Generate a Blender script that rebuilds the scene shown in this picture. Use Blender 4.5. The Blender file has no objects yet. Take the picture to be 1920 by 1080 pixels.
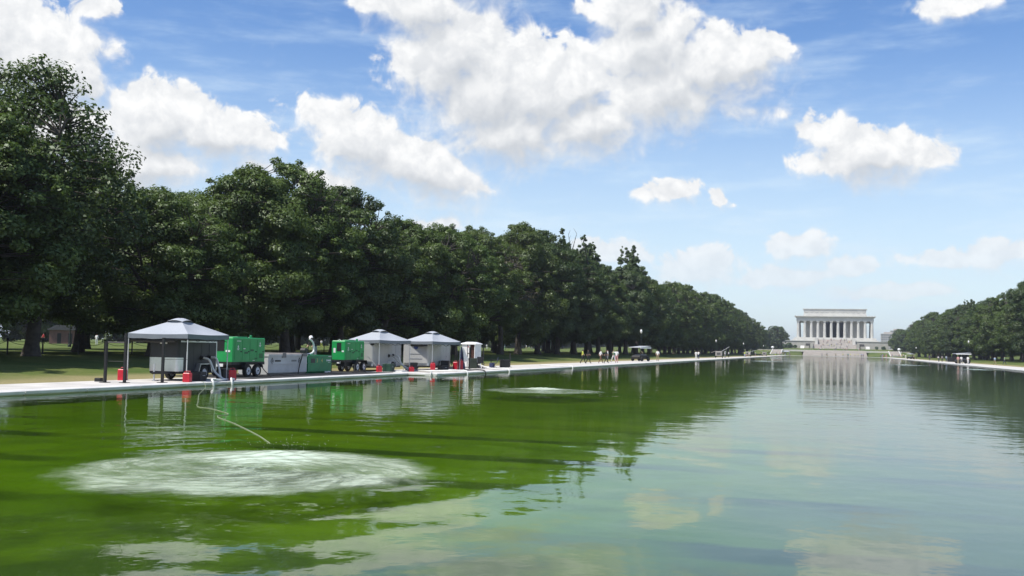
import bpy, bmesh, math, random
import numpy as np
from mathutils import Vector, Matrix

S = bpy.context.scene
COL = S.collection
R = math.radians
random.seed(7)

# ------------------------------------------------------------------ camera
# X = across the pool, Y = along the pool towards the memorial, Z = up, water level = 0, metres
EYE = Vector((0, 0, 2.13))
YAW, PITCH, ROLL = R(17.6957), R(3.3243), R(1.1)
fwd = Vector((-math.sin(YAW) * math.cos(PITCH), math.cos(YAW) * math.cos(PITCH), math.sin(PITCH)))
rgt = Vector((math.cos(YAW), math.sin(YAW), 0))
upv = rgt.cross(fwd)
r2 = rgt * math.cos(ROLL) + upv * math.sin(ROLL)
u2 = -rgt * math.sin(ROLL) + upv * math.cos(ROLL)
cam_data = bpy.data.cameras.new('camera')
cam = bpy.data.objects.new('camera', cam_data)
COL.objects.link(cam)
M = Matrix((r2, u2, -fwd)).transposed().to_4x4()
M.translation = EYE
cam.matrix_world = M
cam_data.sensor_width = 36.0
cam_data.lens = 36.0 * 1900 / 1920
cam_data.clip_start = 0.1
cam_data.clip_end = 20000
S.camera = cam

# ------------------------------------------------------------------ light
SUN_EL, SUN_AZ = 62.0, -142.0        # azimuth from +Y, clockwise; the sun stands to the left, a little behind
sun_dir = Vector((math.sin(R(SUN_AZ)) * math.cos(R(SUN_EL)), math.cos(R(SUN_AZ)) * math.cos(R(SUN_EL)), math.sin(R(SUN_EL))))
sd = bpy.data.lights.new('sun', 'SUN')
sd.energy = 4.2
sd.angle = R(0.53)
sd.color = (1.0, 0.955, 0.88)
so = bpy.data.objects.new('sun', sd)
COL.objects.link(so)
so.rotation_euler = (-sun_dir).to_track_quat('-Z', 'Y').to_euler()

S.view_settings.view_transform = 'Standard'
S.view_settings.look = 'None'
S.view_settings.exposure = 0.42
S.view_settings.gamma = 1.0
S.view_settings.use_curve_mapping = False
S.render.engine = 'CYCLES'
cy = S.cycles
cy.max_bounces = 7
cy.diffuse_bounces = 2
cy.glossy_bounces = 3
cy.transmission_bounces = 3
cy.transparent_max_bounces = 12
cy.volume_bounces = 0
cy.caustics_reflective = False
cy.caustics_refractive = False
cy.use_denoising = True
try:
    cy.denoiser = 'OPENIMAGEDENOISE'
    cy.denoising_input_passes = 'RGB_ALBEDO_NORMAL'
except Exception:
    pass

# ------------------------------------------------------------------ world: sky and clouds
W = bpy.data.worlds.new('World')
S.world = W
W.use_nodes = True
nt = W.node_tree
nt.nodes.clear()

def N(tree, typ, **kw):
    n = tree.nodes.new(typ)
    for k, v in kw.items():
        setattr(n, k, v)
    return n

def mth(tree, op, a, b=None, c=None, clamp=False):
    n = tree.nodes.new('ShaderNodeMath')
    n.operation = op
    n.use_clamp = clamp
    for i, v in enumerate((a, b, c)):
        if v is None:
            continue
        if isinstance(v, (int, float)):
            n.inputs[i].default_value = v
        else:
            tree.links.new(v, n.inputs[i])
    return n.outputs[0]

def sstep(tree, v, lo, hi, to0=0.0, to1=1.0):
    n = tree.nodes.new('ShaderNodeMapRange')
    n.interpolation_type = 'SMOOTHSTEP'
    tree.links.new(v, n.inputs[0])
    n.inputs[1].default_value = lo
    n.inputs[2].default_value = hi
    n.inputs[3].default_value = to0
    n.inputs[4].default_value = to1
    return n.outputs[0]

def mixc(tree, f, a, b):
    n = tree.nodes.new('ShaderNodeMix')
    n.data_type = 'RGBA'
    for sock, v in ((n.inputs[0], f), (n.inputs[6], a), (n.inputs[7], b)):
        if isinstance(v, (int, float)):
            sock.default_value = v
        elif isinstance(v, (tuple, list)):
            sock.default_value = (*v[:3], 1)
        else:
            tree.links.new(v, sock)
    return n.outputs[2]

# cumulus masses: azimuth, elevation, half width, half height (degrees), tilt
CLOUDS = [(-44.06, 14.02, 4.12, 2.47, 12), (-46.03, 14.76, 3.45, 2.34, 0), (-41.76, 13.25, 2.08, 1.89, 0), (-41.91, 10.81, 3.5, 2.43, 0), (-37.47, 11.37, 2.97, 2.24, 0), (-34.43, 11.06, 3.36, 1.54, -8), (-32.16, 10.94, 2.03, 1.26, 0), (-38.19, 9.21, 3.78, 1.96, 0), (-32.4, 9.77, 2.24, 1.02, 0), (-28.71, 12.02, 2.1, 1.31, -35), (-26.3, 10.84, 3.19, 2.03, -22), (-22.97, 9.64, 3.9, 1.8, -18), (-20.54, 9.12, 2.25, 1.26, 0), (-27.44, 9.02, 2.7, 1.31, 0), (-23.2, 18.46, 3.3, 2.1, -30), (-21.31, 15.98, 3.41, 3.19, -20), (-19.13, 14.02, 4.03, 3.3, -15), (-16.37, 13.78, 3.9, 2.85, 0), (-17.86, 11.85, 3.9, 1.8, 0), (-14.25, 14.38, 2.4, 1.74, 0), (-13.31, 12.49, 3.3, 1.88, 0), (-10.97, 18.63, 2.4, 2.1, 0), (-10.19, 16.51, 2.85, 2.8, 0), (-6.75, 15.43, 3.63, 1.96, -10), (-9.41, 14.21, 3.77, 2.32, 0), (-4.71, 15.78, 2.03, 1.26, 0), (-5.2, 13.3, 2.4, 0.9, -15), (-0.7, 11.75, 1.74, 1.06, -10), (1.77, 10.29, 3.51, 1.62, -3), (3.91, 10.2, 1.95, 1.03, 0), (-8.91, 8.74, 1.86, 0.81, 0), (-6.2, 8.25, 0.58, 0.48, 0), (-7.25, 4.36, 2.9, 1.31, 0), (-12.6, 5.27, 2.7, 0.9, 0), (-1.81, 5.76, 1.68, 0.87, 0), (0.41, 4.65, 1.89, 0.73, 0), (5.7, 4.87, 2.25, 0.78, -5), (7.95, 5.1, 2.25, 0.84, 0), (-2.37, 4.08, 3.48, 0.87, 0), (2.3, 3.36, 3.9, 0.62, 0), (-22.0, 6.84, 1.8, 0.66, 0), (6.16, 17.81, 2.0, 0.83, 5), (-40.76, 16.97, 1.3, 0.78, 0),
          (-22, 22, 5, 3, -20), (-9, 22.5, 4.5, 3, 10)]

g = bpy.data.node_groups.new('cloud_field', 'ShaderNodeTree')
g.interface.new_socket('P', in_out='INPUT', socket_type='NodeSocketVector')
g.interface.new_socket('F', in_out='OUTPUT', socket_type='NodeSocketFloat')
g.interface.new_socket('A', in_out='OUTPUT', socket_type='NodeSocketFloat')
gi = N(g, 'NodeGroupInput')
go = N(g, 'NodeGroupOutput')
wn = N(g, 'ShaderNodeTexNoise')
wn.inputs['Scale'].default_value = 0.55
wn.inputs['Detail'].default_value = 3
g.links.new(gi.outputs[0], wn.inputs['Vector'])
sub = N(g, 'ShaderNodeVectorMath', operation='SUBTRACT')
sub.inputs[1].default_value = (0.5, 0.5, 0.5)
g.links.new(wn.outputs['Color'], sub.inputs[0])
scl = N(g, 'ShaderNodeVectorMath', operation='MULTIPLY')
scl.inputs[1].default_value = (2.1, 1.5, 0)
g.links.new(sub.outputs[0], scl.inputs[0])
wp = N(g, 'ShaderNodeVectorMath', operation='ADD')
g.links.new(gi.outputs[0], wp.inputs[0])
g.links.new(scl.outputs[0], wp.inputs[1])
acc = None
for ci, (a, e, rx, ry, rot) in enumerate(CLOUDS):
    if 14 <= ci <= 26:
        rx, ry = rx * 1.10, ry * 1.12
    small = ry < 1.4
    k_ = 1.12 if small else 1.0
    rx, ry = rx * k_, ry * k_
    mp = N(g, 'ShaderNodeMapping', vector_type='TEXTURE')
    mp.inputs['Location'].default_value = (a, e, 0)
    mp.inputs['Rotation'].default_value = (0, 0, R(rot))
    mp.inputs['Scale'].default_value = (rx * 1.52, ry * 1.52, 1)
    g.links.new(wp.outputs[0], mp.inputs['Vector'])
    gr = N(g, 'ShaderNodeTexGradient', gradient_type='SPHERICAL')
    g.links.new(mp.outputs[0], gr.inputs[0])
    fac_ = mth(g, 'MULTIPLY', gr.outputs['Fac'], 0.58) if small else gr.outputs['Fac']
    acc = fac_ if acc is None else mth(g, 'SMOOTH_MAX', acc, fac_, 0.12)
n1 = N(g, 'ShaderNodeTexNoise')
n1.inputs['Scale'].default_value = 0.62
n1.inputs['Detail'].default_value = 8
n1.inputs['Roughness'].default_value = 0.64
n1.inputs['Distortion'].default_value = 0.5
g.links.new(gi.outputs[0], n1.inputs['Vector'])
n2 = N(g, 'ShaderNodeTexVoronoi', feature='F1')
n2.inputs['Scale'].default_value = 1.5
g.links.new(wp.outputs[0], n2.inputs['Vector'])
nz = mth(g, 'MULTIPLY', mth(g, 'SUBTRACT', n1.outputs['Fac'], 0.50), 0.95)
vz = mth(g, 'MULTIPLY', mth(g, 'SUBTRACT', 0.40, n2.outputs['Distance']), 0.16)
# only where a cloud mass is near, so clear sky stays clear
near = sstep(g, acc, 0.0, 0.22)
fsum = mth(g, 'ADD', acc, mth(g, 'MULTIPLY', mth(g, 'ADD', nz, vz), near))
g.links.new(fsum, go.inputs[0])
g.links.new(acc, go.inputs[1])

tc = N(nt, 'ShaderNodeTexCoord')
sep = N(nt, 'ShaderNodeSeparateXYZ')
nt.links.new(tc.outputs['Generated'], sep.inputs[0])
az = mth(nt, 'MULTIPLY', mth(nt, 'ARCTAN2', sep.outputs[0], sep.outputs[1]), 180 / math.pi)
el = mth(nt, 'MULTIPLY', mth(nt, 'ARCSINE', sep.outputs[2]), 180 / math.pi)
azf = mth(nt, 'SUBTRACT', mth(nt, 'PINGPONG', mth(nt, 'ADD', az, 410.0), 60.0), 50.0)   # the same weather all round the horizon
cmb = N(nt, 'ShaderNodeCombineXYZ')
nt.links.new(azf, cmb.inputs[0])
nt.links.new(el, cmb.inputs[1])

def field(vec):
    n = N(nt, 'ShaderNodeGroup')
    n.node_tree = g
    nt.links.new(vec, n.inputs[0])
    return n.outputs[0], n.outputs[1]

def offs(vec, d):
    n = N(nt, 'ShaderNodeVectorMath', operation='ADD')
    n.inputs[1].default_value = d
    nt.links.new(vec, n.inputs[0])
    return n.outputs[0]

sky = N(nt, 'ShaderNodeTexSky', sky_type='NISHITA')
sky.sun_disc = False
sky.sun_elevation = R(SUN_EL)
sky.sun_rotation = R(SUN_AZ)
sky.altitude = 10
sky.air_density = 1.0
sky.dust_density = 0.35
sky.ozone_density = 2.0
hs = N(nt, 'ShaderNodeHueSaturation')
hs.inputs['Hue'].default_value = 0.508
hs.inputs['Saturation'].default_value = 1.22
hs.inputs['Value'].default_value = 1.20
nt.links.new(sky.outputs[0], hs.inputs['Color'])
K = 1 / 0.10
def cc(r, g_, b):
    return (r * K, g_ * K, b * K)
# thin high veil: stretched cirrus, and a pale hazy lower sky
mpv = N(nt, 'ShaderNodeMapping')
mpv.inputs['Scale'].default_value = (0.07, 0.34, 1)
mpv.inputs['Rotation'].default_value = (0, 0, R(-4))
nt.links.new(cmb.outputs[0], mpv.inputs[0])
vn = N(nt, 'ShaderNodeTexNoise')
vn.inputs['Scale'].default_value = 1.5
vn.inputs['Detail'].default_value = 5
vn.inputs['Roughness'].default_value = 0.62
nt.links.new(mpv.outputs[0], vn.inputs['Vector'])
veil = mth(nt, 'MULTIPLY', sstep(nt, vn.outputs['Fac'], 0.44, 0.78), 0.42)
low = sstep(nt, el, 18.0, 1.5)
veil2 = mth(nt, 'ADD', veil, mth(nt, 'MULTIPLY', low, 0.72), clamp=True)
skyc = mixc(nt, veil2, hs.outputs[0], cc(0.56, 0.675, 0.775))

# band with the modelled cumulus
F0, A0 = field(cmb.outputs[0])
F1, A1 = field(offs(cmb.outputs[0], (-0.34, 0.85, 0)))
dF = mth(nt, 'SUBTRACT', F0, F1)
rim = sstep(nt, mth(nt, 'SUBTRACT', A0, A1), -0.18, 0.16)        # 1 on the sunny upper side, 0 underneath
soft = mth(nt, 'MULTIPLY_ADD', rim, -0.62, 0.78)
mr = N(nt, 'ShaderNodeMapRange', interpolation_type='SMOOTHSTEP')
nt.links.new(F0, mr.inputs[0])
mr.inputs[1].default_value = 0.10
nt.links.new(mth(nt, 'ADD', soft, 0.10), mr.inputs[2])
alpha = mr.outputs[0]
thick = mth(nt, 'MULTIPLY', sstep(nt, A1, 0.42, 0.95), mth(nt, 'MULTIPLY_ADD', rim, -0.55, 1.0))
dN = mth(nt, 'SUBTRACT', mth(nt, 'SUBTRACT', F0, A0), mth(nt, 'SUBTRACT', F1, A1))
relief = sstep(nt, dN, -0.24, 0.24)
ccol = mixc(nt, mth(nt, 'ADD', mth(nt, 'MULTIPLY', relief, 0.55), mth(nt, 'MULTIPLY', rim, 0.45)), cc(0.49, 0.515, 0.55), cc(0.79, 0.79, 0.785))
ccol = mixc(nt, mth(nt, 'MULTIPLY', thick, 0.62), ccol, cc(0.43, 0.455, 0.49))
far_w = sstep(nt, el, 9.0, 2.0)
ccol = mixc(nt, mth(nt, 'MULTIPLY', far_w, 0.6), ccol, cc(0.62, 0.685, 0.745))
alpha = mth(nt, 'MULTIPLY', alpha, mth(nt, 'MULTIPLY_ADD', far_w, -0.4, 1.0))
cloudy = mixc(nt, alpha, skyc, ccol)
bg1 = N(nt, 'ShaderNodeBackground')
bg1.inputs['Strength'].default_value = 0.10
nt.links.new(cloudy, bg1.inputs[0])
# overhead: the same scattered cumulus, unmodelled
pl = N(nt, 'ShaderNodeVectorMath', operation='DIVIDE')
nt.links.new(tc.outputs['Generated'], pl.inputs[0])
zc = mth(nt, 'MAXIMUM', sep.outputs[2], 0.2)
cz = N(nt, 'ShaderNodeCombineXYZ')
for i in range(3):
    nt.links.new(zc, cz.inputs[i])
nt.links.new(cz.outputs[0], pl.inputs[1])
on = N(nt, 'ShaderNodeTexNoise')
on.inputs['Scale'].default_value = 1.3
on.inputs['Detail'].default_value = 3
nt.links.new(pl.outputs[0], on.inputs['Vector'])
oa = mth(nt, 'MULTIPLY', sstep(nt, on.outputs['Fac'], 0.52, 0.64), sstep(nt, el, 0.0, 6.0))
over = mixc(nt, oa, hs.outputs[0], cc(0.66, 0.67, 0.68))
bg2 = N(nt, 'ShaderNodeBackground')
bg2.inputs['Strength'].default_value = 0.10
nt.links.new(over, bg2.inputs[0])
mxw = N(nt, 'ShaderNodeMixShader')
up_f = sstep(nt, el, 20.5, 23.5)
dn_f = sstep(nt, el, -0.2, -1.2)
nt.links.new(mth(nt, 'MAXIMUM', up_f, dn_f), mxw.inputs[0])
nt.links.new(bg1.outputs[0], mxw.inputs[1])
nt.links.new(bg2.outputs[0], mxw.inputs[2])
wo = N(nt, 'ShaderNodeOutputWorld')
nt.links.new(mxw.outputs[0], wo.inputs[0])
W.cycles.sampling_method = 'NONE'

# ------------------------------------------------------------------ materials
MATS = {}
def pmat(name, col, rough=0.6, metal=0.0, var=0.12, scale=3.0, bump=0.0, bscale=20.0, spec=0.5, col2=None, detail=5):
    """Principled material with noise variation (object space) and optional fine bump."""
    if name in MATS:
        return MATS[name]
    m = bpy.data.materials.new(name)
    m.use_nodes = True
    t = m.node_tree
    b = t.nodes['Principled BSDF']
    b.inputs['Roughness'].default_value = rough
    b.inputs['Metallic'].default_value = metal
    b.inputs['Specular IOR Level'].default_value = spec
    c = N(t, 'ShaderNodeTexCoord')
    nz_ = N(t, 'ShaderNodeTexNoise')
    nz_.inputs['Scale'].default_value = scale
    nz_.inputs['Detail'].default_value = detail
    nz_.inputs['Roughness'].default_value = 0.6
    t.links.new(c.outputs['Object'], nz_.inputs['Vector'])
    f = sstep(t, nz_.outputs['Fac'], 0.3, 0.7)
    a = tuple(max(0, x * (1 - var)) for x in col)
    d = tuple(min(1, x * (1 + var)) for x in col) if col2 is None else col2
    t.links.new(mixc(t, f, a, d), b.inputs['Base Color'])
    if bump:
        nb = N(t, 'ShaderNodeTexNoise')
        nb.inputs['Scale'].default_value = bscale
        nb.inputs['Detail'].default_value = 4
        t.links.new(c.outputs['Object'], nb.inputs['Vector'])
        bp = N(t, 'ShaderNodeBump')
        bp.inputs['Strength'].default_value = bump
        bp.inputs['Distance'].default_value = 0.02
        t.links.new(nb.outputs['Fac'], bp.inputs['Height'])
        t.links.new(bp.outputs[0], b.inputs['Normal'])
    MATS[name] = m
    return m

concrete = pmat('concrete', (0.52, 0.495, 0.455), 0.85, var=0.17, scale=0.6, bump=0.2, bscale=14)
coping_m = pmat('coping_stone', (0.58, 0.57, 0.55), 0.7, var=0.16, scale=0.7, bump=0.15, bscale=10)
wall_m = pmat('pool_wall', (0.20, 0.21, 0.17), 0.8, var=0.25, scale=1.2)
marble = pmat('marble', (0.56, 0.55, 0.505), 0.6, var=0.07, scale=0.25, bump=0.1, bscale=1)
marble_grey = pmat('granite_wall', (0.42, 0.40, 0.36), 0.75, var=0.10, scale=0.3)
marble_in = pmat('limestone_inner_wall', (0.46, 0.45, 0.41), 0.75, var=0.08, scale=0.3)
granite_pink = pmat('pink_granite_steps', (0.45, 0.415, 0.375), 0.75, var=0.12, scale=0.3)
dark_in = pmat('chamber_shade', (0.07, 0.065, 0.06), 0.8)  # shade of the chamber and wall recesses put into the colour
paving = pmat('paving', (0.42, 0.39, 0.35), 0.85, var=0.08, scale=0.2)
canvas_m = pmat('grey_canvas', (0.36, 0.385, 0.42), 0.75, var=0.05, scale=1.2, bump=0.25, bscale=4)
canvas_d = pmat('grey_canvas_valance', (0.155, 0.175, 0.20), 0.8, var=0.06, scale=2)
alu = pmat('aluminium', (0.62, 0.63, 0.64), 0.3, 0.9, var=0.05, scale=6)
pole_m = pmat('pole_grey', (0.55, 0.56, 0.57), 0.4, 0.4, var=0.05)
black_st = pmat('black_steel', (0.007, 0.007, 0.008), 0.55, 0.0, var=0.2)
rubber = pmat('rubber', (0.017, 0.017, 0.017), 0.8, var=0.2)
charcoal = pmat('charcoal_paint', (0.016, 0.017, 0.021), 0.5, 0.0, var=0.15, scale=1.5)
white_tr = pmat('white_trailer_skin', (0.40, 0.40, 0.385), 0.4, 0.0, var=0.05, scale=1)
green_p = pmat('green_paint', (0.012, 0.30, 0.075), 0.38, 0.0, var=0.10, scale=1.2)
green_d = pmat('green_paint_dull', (0.010, 0.235, 0.085), 0.45, 0.0, var=0.14, scale=1.5)
grey_tank = pmat('grey_tank_paint', (0.55, 0.55, 0.54), 0.5, 0.0, var=0.10, scale=1.0)
red_p = pmat('red_plastic', (0.52, 0.012, 0.028), 0.4, var=0.12, scale=4)
white_p = pmat('white_paint', (0.74, 0.74, 0.73), 0.45, var=0.05, scale=3)
decal_w = pmat('white_decal', (0.78, 0.78, 0.77), 0.5, var=0.03)
decal_k = pmat('black_decal', (0.03, 0.03, 0.03), 0.5, var=0.1)
decal_y = pmat('yellow_decal', (0.62, 0.55, 0.16), 0.5, var=0.05)
decal_b = pmat('blue_decal', (0.05, 0.07, 0.22), 0.5, var=0.05)
hose_m = pmat('hose_grey', (0.50, 0.50, 0.47), 0.55, var=0.08)
hose_w = pmat('hose_white', (0.72, 0.72, 0.69), 0.5, var=0.05)
mat_m = pmat('rubber_mat', (0.022, 0.021, 0.020), 0.85, var=0.3, scale=2, bump=0.3, bscale=8)
navy_m = pmat('navy_cloth', (0.015, 0.02, 0.07), 0.85, var=0.2)
brown_m = pmat('brown_interior', (0.06, 0.022, 0.015), 0.8, var=0.2)
glass_m = pmat('lamp_glass', (0.80, 0.80, 0.78), 0.2, var=0.03)
brick_m = pmat('red_brick', (0.17, 0.095, 0.08), 0.85, var=0.15, scale=3)
bldg_m = pmat('office_concrete', (0.48, 0.44, 0.40), 0.8, var=0.05, scale=0.1)
bldg_g = pmat('office_glass', (0.10, 0.12, 0.14), 0.25, var=0.1, scale=0.1)
roof_m = pmat('roof_dark', (0.08, 0.08, 0.08), 0.8)
solar_m = pmat('solar_panel', (0.45, 0.47, 0.50), 0.35, 0.0, var=0.06)
cart_m = pmat('cart_grey', (0.33, 0.31, 0.29), 0.6, var=0.08)
skin_m = pmat('skin', (0.40, 0.24, 0.17), 0.6, var=0.08)
hair_m = pmat('hair', (0.03, 0.022, 0.016), 0.7, var=0.2)
def cloth(name, c):
    return pmat('cloth_' + name, c, 0.85, var=0.1, scale=8)
CL = {k: cloth(k, v) for k, v in dict(white=(0.72, 0.72, 0.70), black=(0.02, 0.02, 0.022), navy=(0.03, 0.04, 0.10), red=(0.40, 0.04, 0.04), blue=(0.12, 0.20, 0.42),
      khaki=(0.30, 0.24, 0.15), grey=(0.25, 0.25, 0.26), green=(0.20, 0.36, 0.22), yellow=(0.55, 0.60, 0.10), pink=(0.55, 0.28, 0.28), brown=(0.16, 0.08, 0.04), sky=(0.32, 0.44, 0.55), purple=(0.22, 0.14, 0.34)).items()}

# lawn: dry summer turf, worn near the path
def lawn_material():
    m = bpy.data.materials.new('lawn')
    m.use_nodes = True
    t = m.node_tree
    b = t.nodes['Principled BSDF']
    b.inputs['Roughness'].default_value = 0.95
    b.inputs['Specular IOR Level'].default_value = 0.1
    gp = N(t, 'ShaderNodeNewGeometry')
    def noise(sc, det=6, mapscale=None):
        n = N(t, 'ShaderNodeTexNoise')
        n.inputs['Scale'].default_value = sc
        n.inputs['Detail'].default_value = det
        n.inputs['Roughness'].default_value = 0.65
        src = gp.outputs['Position']
        if mapscale:
            mm = N(t, 'ShaderNodeMapping')
            mm.inputs['Scale'].default_value = mapscale
            t.links.new(src, mm.inputs[0])
            src = mm.outputs[0]
        t.links.new(src, n.inputs['Vector'])
        return n.outputs['Fac']
    c1 = mixc(t, sstep(t, noise(0.12), 0.38, 0.62), (0.070, 0.112, 0.026), (0.125, 0.150, 0.042))
    c2 = mixc(t, mth(t, 'MULTIPLY', sstep(t, noise(0.5, 8), 0.54, 0.74), 0.6), c1, (0.22, 0.195, 0.095))
    # worn, yellowed strip beside the promenades
    sp = N(t, 'ShaderNodeSeparateXYZ')
    t.links.new(gp.outputs['Position'], sp.inputs[0])
    ax = mth(t, 'ADD', mth(t, 'ABSOLUTE', sp.outputs[0]), mth(t, 'MULTIPLY', noise(0.35), 5.0))
    worn = mth(t, 'MULTIPLY', sstep(t, ax, 38.6, 34.6), sstep(t, sp.outputs[1], 600.0, 560.0))
    c3 = mixc(t, mth(t, 'MULTIPLY', worn, 0.75), c2, (0.34, 0.28, 0.15))
    c4 = mixc(t, mth(t, 'MULTIPLY', sstep(t, noise(9.0, 4), 0.4, 0.75), 0.35), c3, (0.05, 0.06, 0.02))
    t.links.new(c4, b.inputs['Base Color'])
    bp = N(t, 'ShaderNodeBump')
    bp.inputs['Strength'].default_value = 0.8
    bp.inputs['Distance'].default_value = 0.08
    t.links.new(noise(6.0, 8), bp.inputs['Height'])
    t.links.new(bp.outputs[0], b.inputs['Normal'])
    return m
lawn_m = lawn_material()

# pool floor: algae-covered slab with cleaner, darker strips along its joints
def floor_material():
    m = bpy.data.materials.new('algae_floor')
    m.use_nodes = True
    t = m.node_tree
    b = t.nodes['Principled BSDF']
    b.inputs['Roughness'].default_value = 0.95
    b.inputs['Specular IOR Level'].default_value = 0.0
    gp = N(t, 'ShaderNodeNewGeometry')
    sp = N(t, 'ShaderNodeSeparateXYZ')
    t.links.new(gp.outputs['Position'], sp.inputs[0])
    def noise(sc, det=6):
        n = N(t, 'ShaderNodeTexNoise')
        n.inputs['Scale'].default_value = sc
        n.inputs['Detail'].default_value = det
        n.inputs['Roughness'].default_value = 0.6
        t.links.new(gp.outputs['Position'], n.inputs['Vector'])
        return n.outputs['Fac']
    c1 = mixc(t, sstep(t, noise(0.09, 5), 0.35, 0.65), (0.115, 0.235, 0.003), (0.200, 0.330, 0.008))
    c2 = mixc(t, mth(t, 'MULTIPLY', sstep(t, noise(0.6, 6), 0.45, 0.7), 0.5), c1, (0.045, 0.095, 0.012))
    yy = mth(t, 'ADD', sp.outputs[1], mth(t, 'MULTIPLY', mth(t, 'SUBTRACT', noise(0.35, 4), 0.5), 0.9))
    ph = mth(t, 'PINGPONG', mth(t, 'ADD', yy, 100.0 - 20.35 % 4.1 + 2.05 - 100 % 4.1 + 4.1), 2.05)
    strip = sstep(t, ph, 1.45, 1.75)
    c3 = mixc(t, mth(t, 'MULTIPLY', strip, mth(t, 'MULTIPLY', mth(t, 'MULTIPLY', sstep(t, noise(0.14, 3), 0.38, 0.56), sstep(t, sp.outputs[1], 34.0, 22.0)), 0.9)), c2, (0.006, 0.018, 0.010))
    nearz = sstep(t, mth(t, 'ADD', yy, mth(t, 'MULTIPLY', mth(t, 'SUBTRACT', noise(0.3, 5), 0.5), 5.0)), 12.4, 10.2)  # near floor darkened: less algae, plus the trees' dark reflection put into the colour
    c3 = mixc(t, mth(t, 'MULTIPLY', nearz, mth(t, 'MULTIPLY_ADD', sstep(t, noise(0.5, 4), 0.4, 0.6), -0.45, 0.92)), c3, (0.020, 0.036, 0.020))
    # the floor turns from green to grey towards the middle and right of the basin
    bare = sstep(t, mth(t, 'ADD', sp.outputs[0], mth(t, 'MULTIPLY', mth(t, 'SUBTRACT', noise(0.12, 5), 0.5), 16.0)), -6.0, 3.0)
    c3 = mixc(t, mth(t, 'MULTIPLY', bare, 0.72), c3, (0.150, 0.190, 0.180))
    t.links.new(c3, b.inputs['Base Color'])
    return m
floor_m = floor_material()

def water_material():
    m = bpy.data.materials.new('pool_water')
    m.use_nodes = True
    t = m.node_tree
    t.nodes.clear()
    gp = N(t, 'ShaderNodeNewGeometry')
    def noise(sc, det, rough=0.5, ms=(1, 1, 1), dist=0.0):
        n = N(t, 'ShaderNodeTexNoise')
        n.inputs['Scale'].default_value = sc
        n.inputs['Detail'].default_value = det
        n.inputs['Roughness'].default_value = rough
        n.inputs['Distortion'].default_value = dist
        mm = N(t, 'ShaderNodeMapping')
        mm.inputs['Scale'].default_value = ms
        t.links.new(gp.outputs['Position'], mm.inputs[0])
        t.links.new(mm.outputs[0], n.inputs['Vector'])
        return n.outputs['Fac']
    sepw = N(t, 'ShaderNodeSeparateXYZ')
    t.links.new(gp.outputs['Position'], sepw.inputs[0])
    calm = sstep(t, noise(0.05, 3, 0.5, (1, 0.6, 1)), 0.36, 0.62, 0.35, 1.0)
    h = mth(t, 'ADD', mth(t, 'MULTIPLY', noise(0.55, 2), 0.017), mth(t, 'MULTIPLY', noise(2.2, 3, 0.6), 0.0055))
    # rings running out from the two aerators
    def rings(cx, cyy, wl, r0, amp):
        v = N(t, 'ShaderNodeVectorMath', operation='DISTANCE')
        v.inputs[1].default_value = (cx, cyy, 0)
        t.links.new(gp.outputs['Position'], v.inputs[0])
        d = v.outputs['Value']
        dd = mth(t, 'ADD', d, mth(t, 'MULTIPLY', noise(0.5, 3), 1.2))
        s = mth(t, 'SINE', mth(t, 'MULTIPLY', dd, 2 * math.pi / wl))
        return mth(t, 'MULTIPLY', s, mth(t, 'MULTIPLY', sstep(t, d, r0 * 4.5, r0), amp))
    h = mth(t, 'MULTIPLY', h, calm)
    h = mth(t, 'ADD', h, rings(-8.6, 13.9, 1.5, 3.0, 0.0032))
    h = mth(t, 'ADD', h, rings(-12.6, 44.4, 1.3, 3.0, 0.003))
    bp = N(t, 'ShaderNodeBump')
    bp.inputs['Strength'].default_value = 1.0
    bp.inputs['Distance'].default_value = 1.0
    t.links.new(h, bp.inputs['Height'])
    fr = N(t, 'ShaderNodeFresnel')
    fr.inputs['IOR'].default_value = 1.333
    t.links.new(bp.outputs[0], fr.inputs['Normal'])
    gl = N(t, 'ShaderNodeBsdfGlossy')
    gl.inputs['Roughness'].default_value = 0.03
    t.links.new(bp.outputs[0], gl.inputs['Normal'])
    tr = N(t, 'ShaderNodeBsdfTransparent')
    tr.inputs['Color'].default_value = (0.88, 0.94, 0.87, 1)
    df = N(t, 'ShaderNodeBsdfDiffuse')          # suspended algae
    t.links.new(mixc(t, sstep(t, mth(t, 'ADD', sepw.outputs[0], mth(t, 'MULTIPLY', mth(t, 'SUBTRACT', noise(0.12, 4), 0.5), 16.0)), -6.0, 3.0), (0.078, 0.165, 0.008), (0.105, 0.145, 0.130)), df.inputs['Color'])
    mx0 = N(t, 'ShaderNodeMixShader')
    mx0.inputs[0].default_value = 0.26
    t.links.new(tr.outputs[0], mx0.inputs[1])
    t.links.new(df.outputs[0], mx0.inputs[2])
    mx = N(t, 'ShaderNodeMixShader')
    t.links.new(fr.outputs[0], mx.inputs[0])
    t.links.new(mx0.outputs[0], mx.inputs[1])
    t.links.new(gl.outputs[0], mx.inputs[2])
    o = N(t, 'ShaderNodeOutputMaterial')
    t.links.new(mx.outputs[0], o.inputs[0])
    return m
water_m = water_material()

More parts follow.
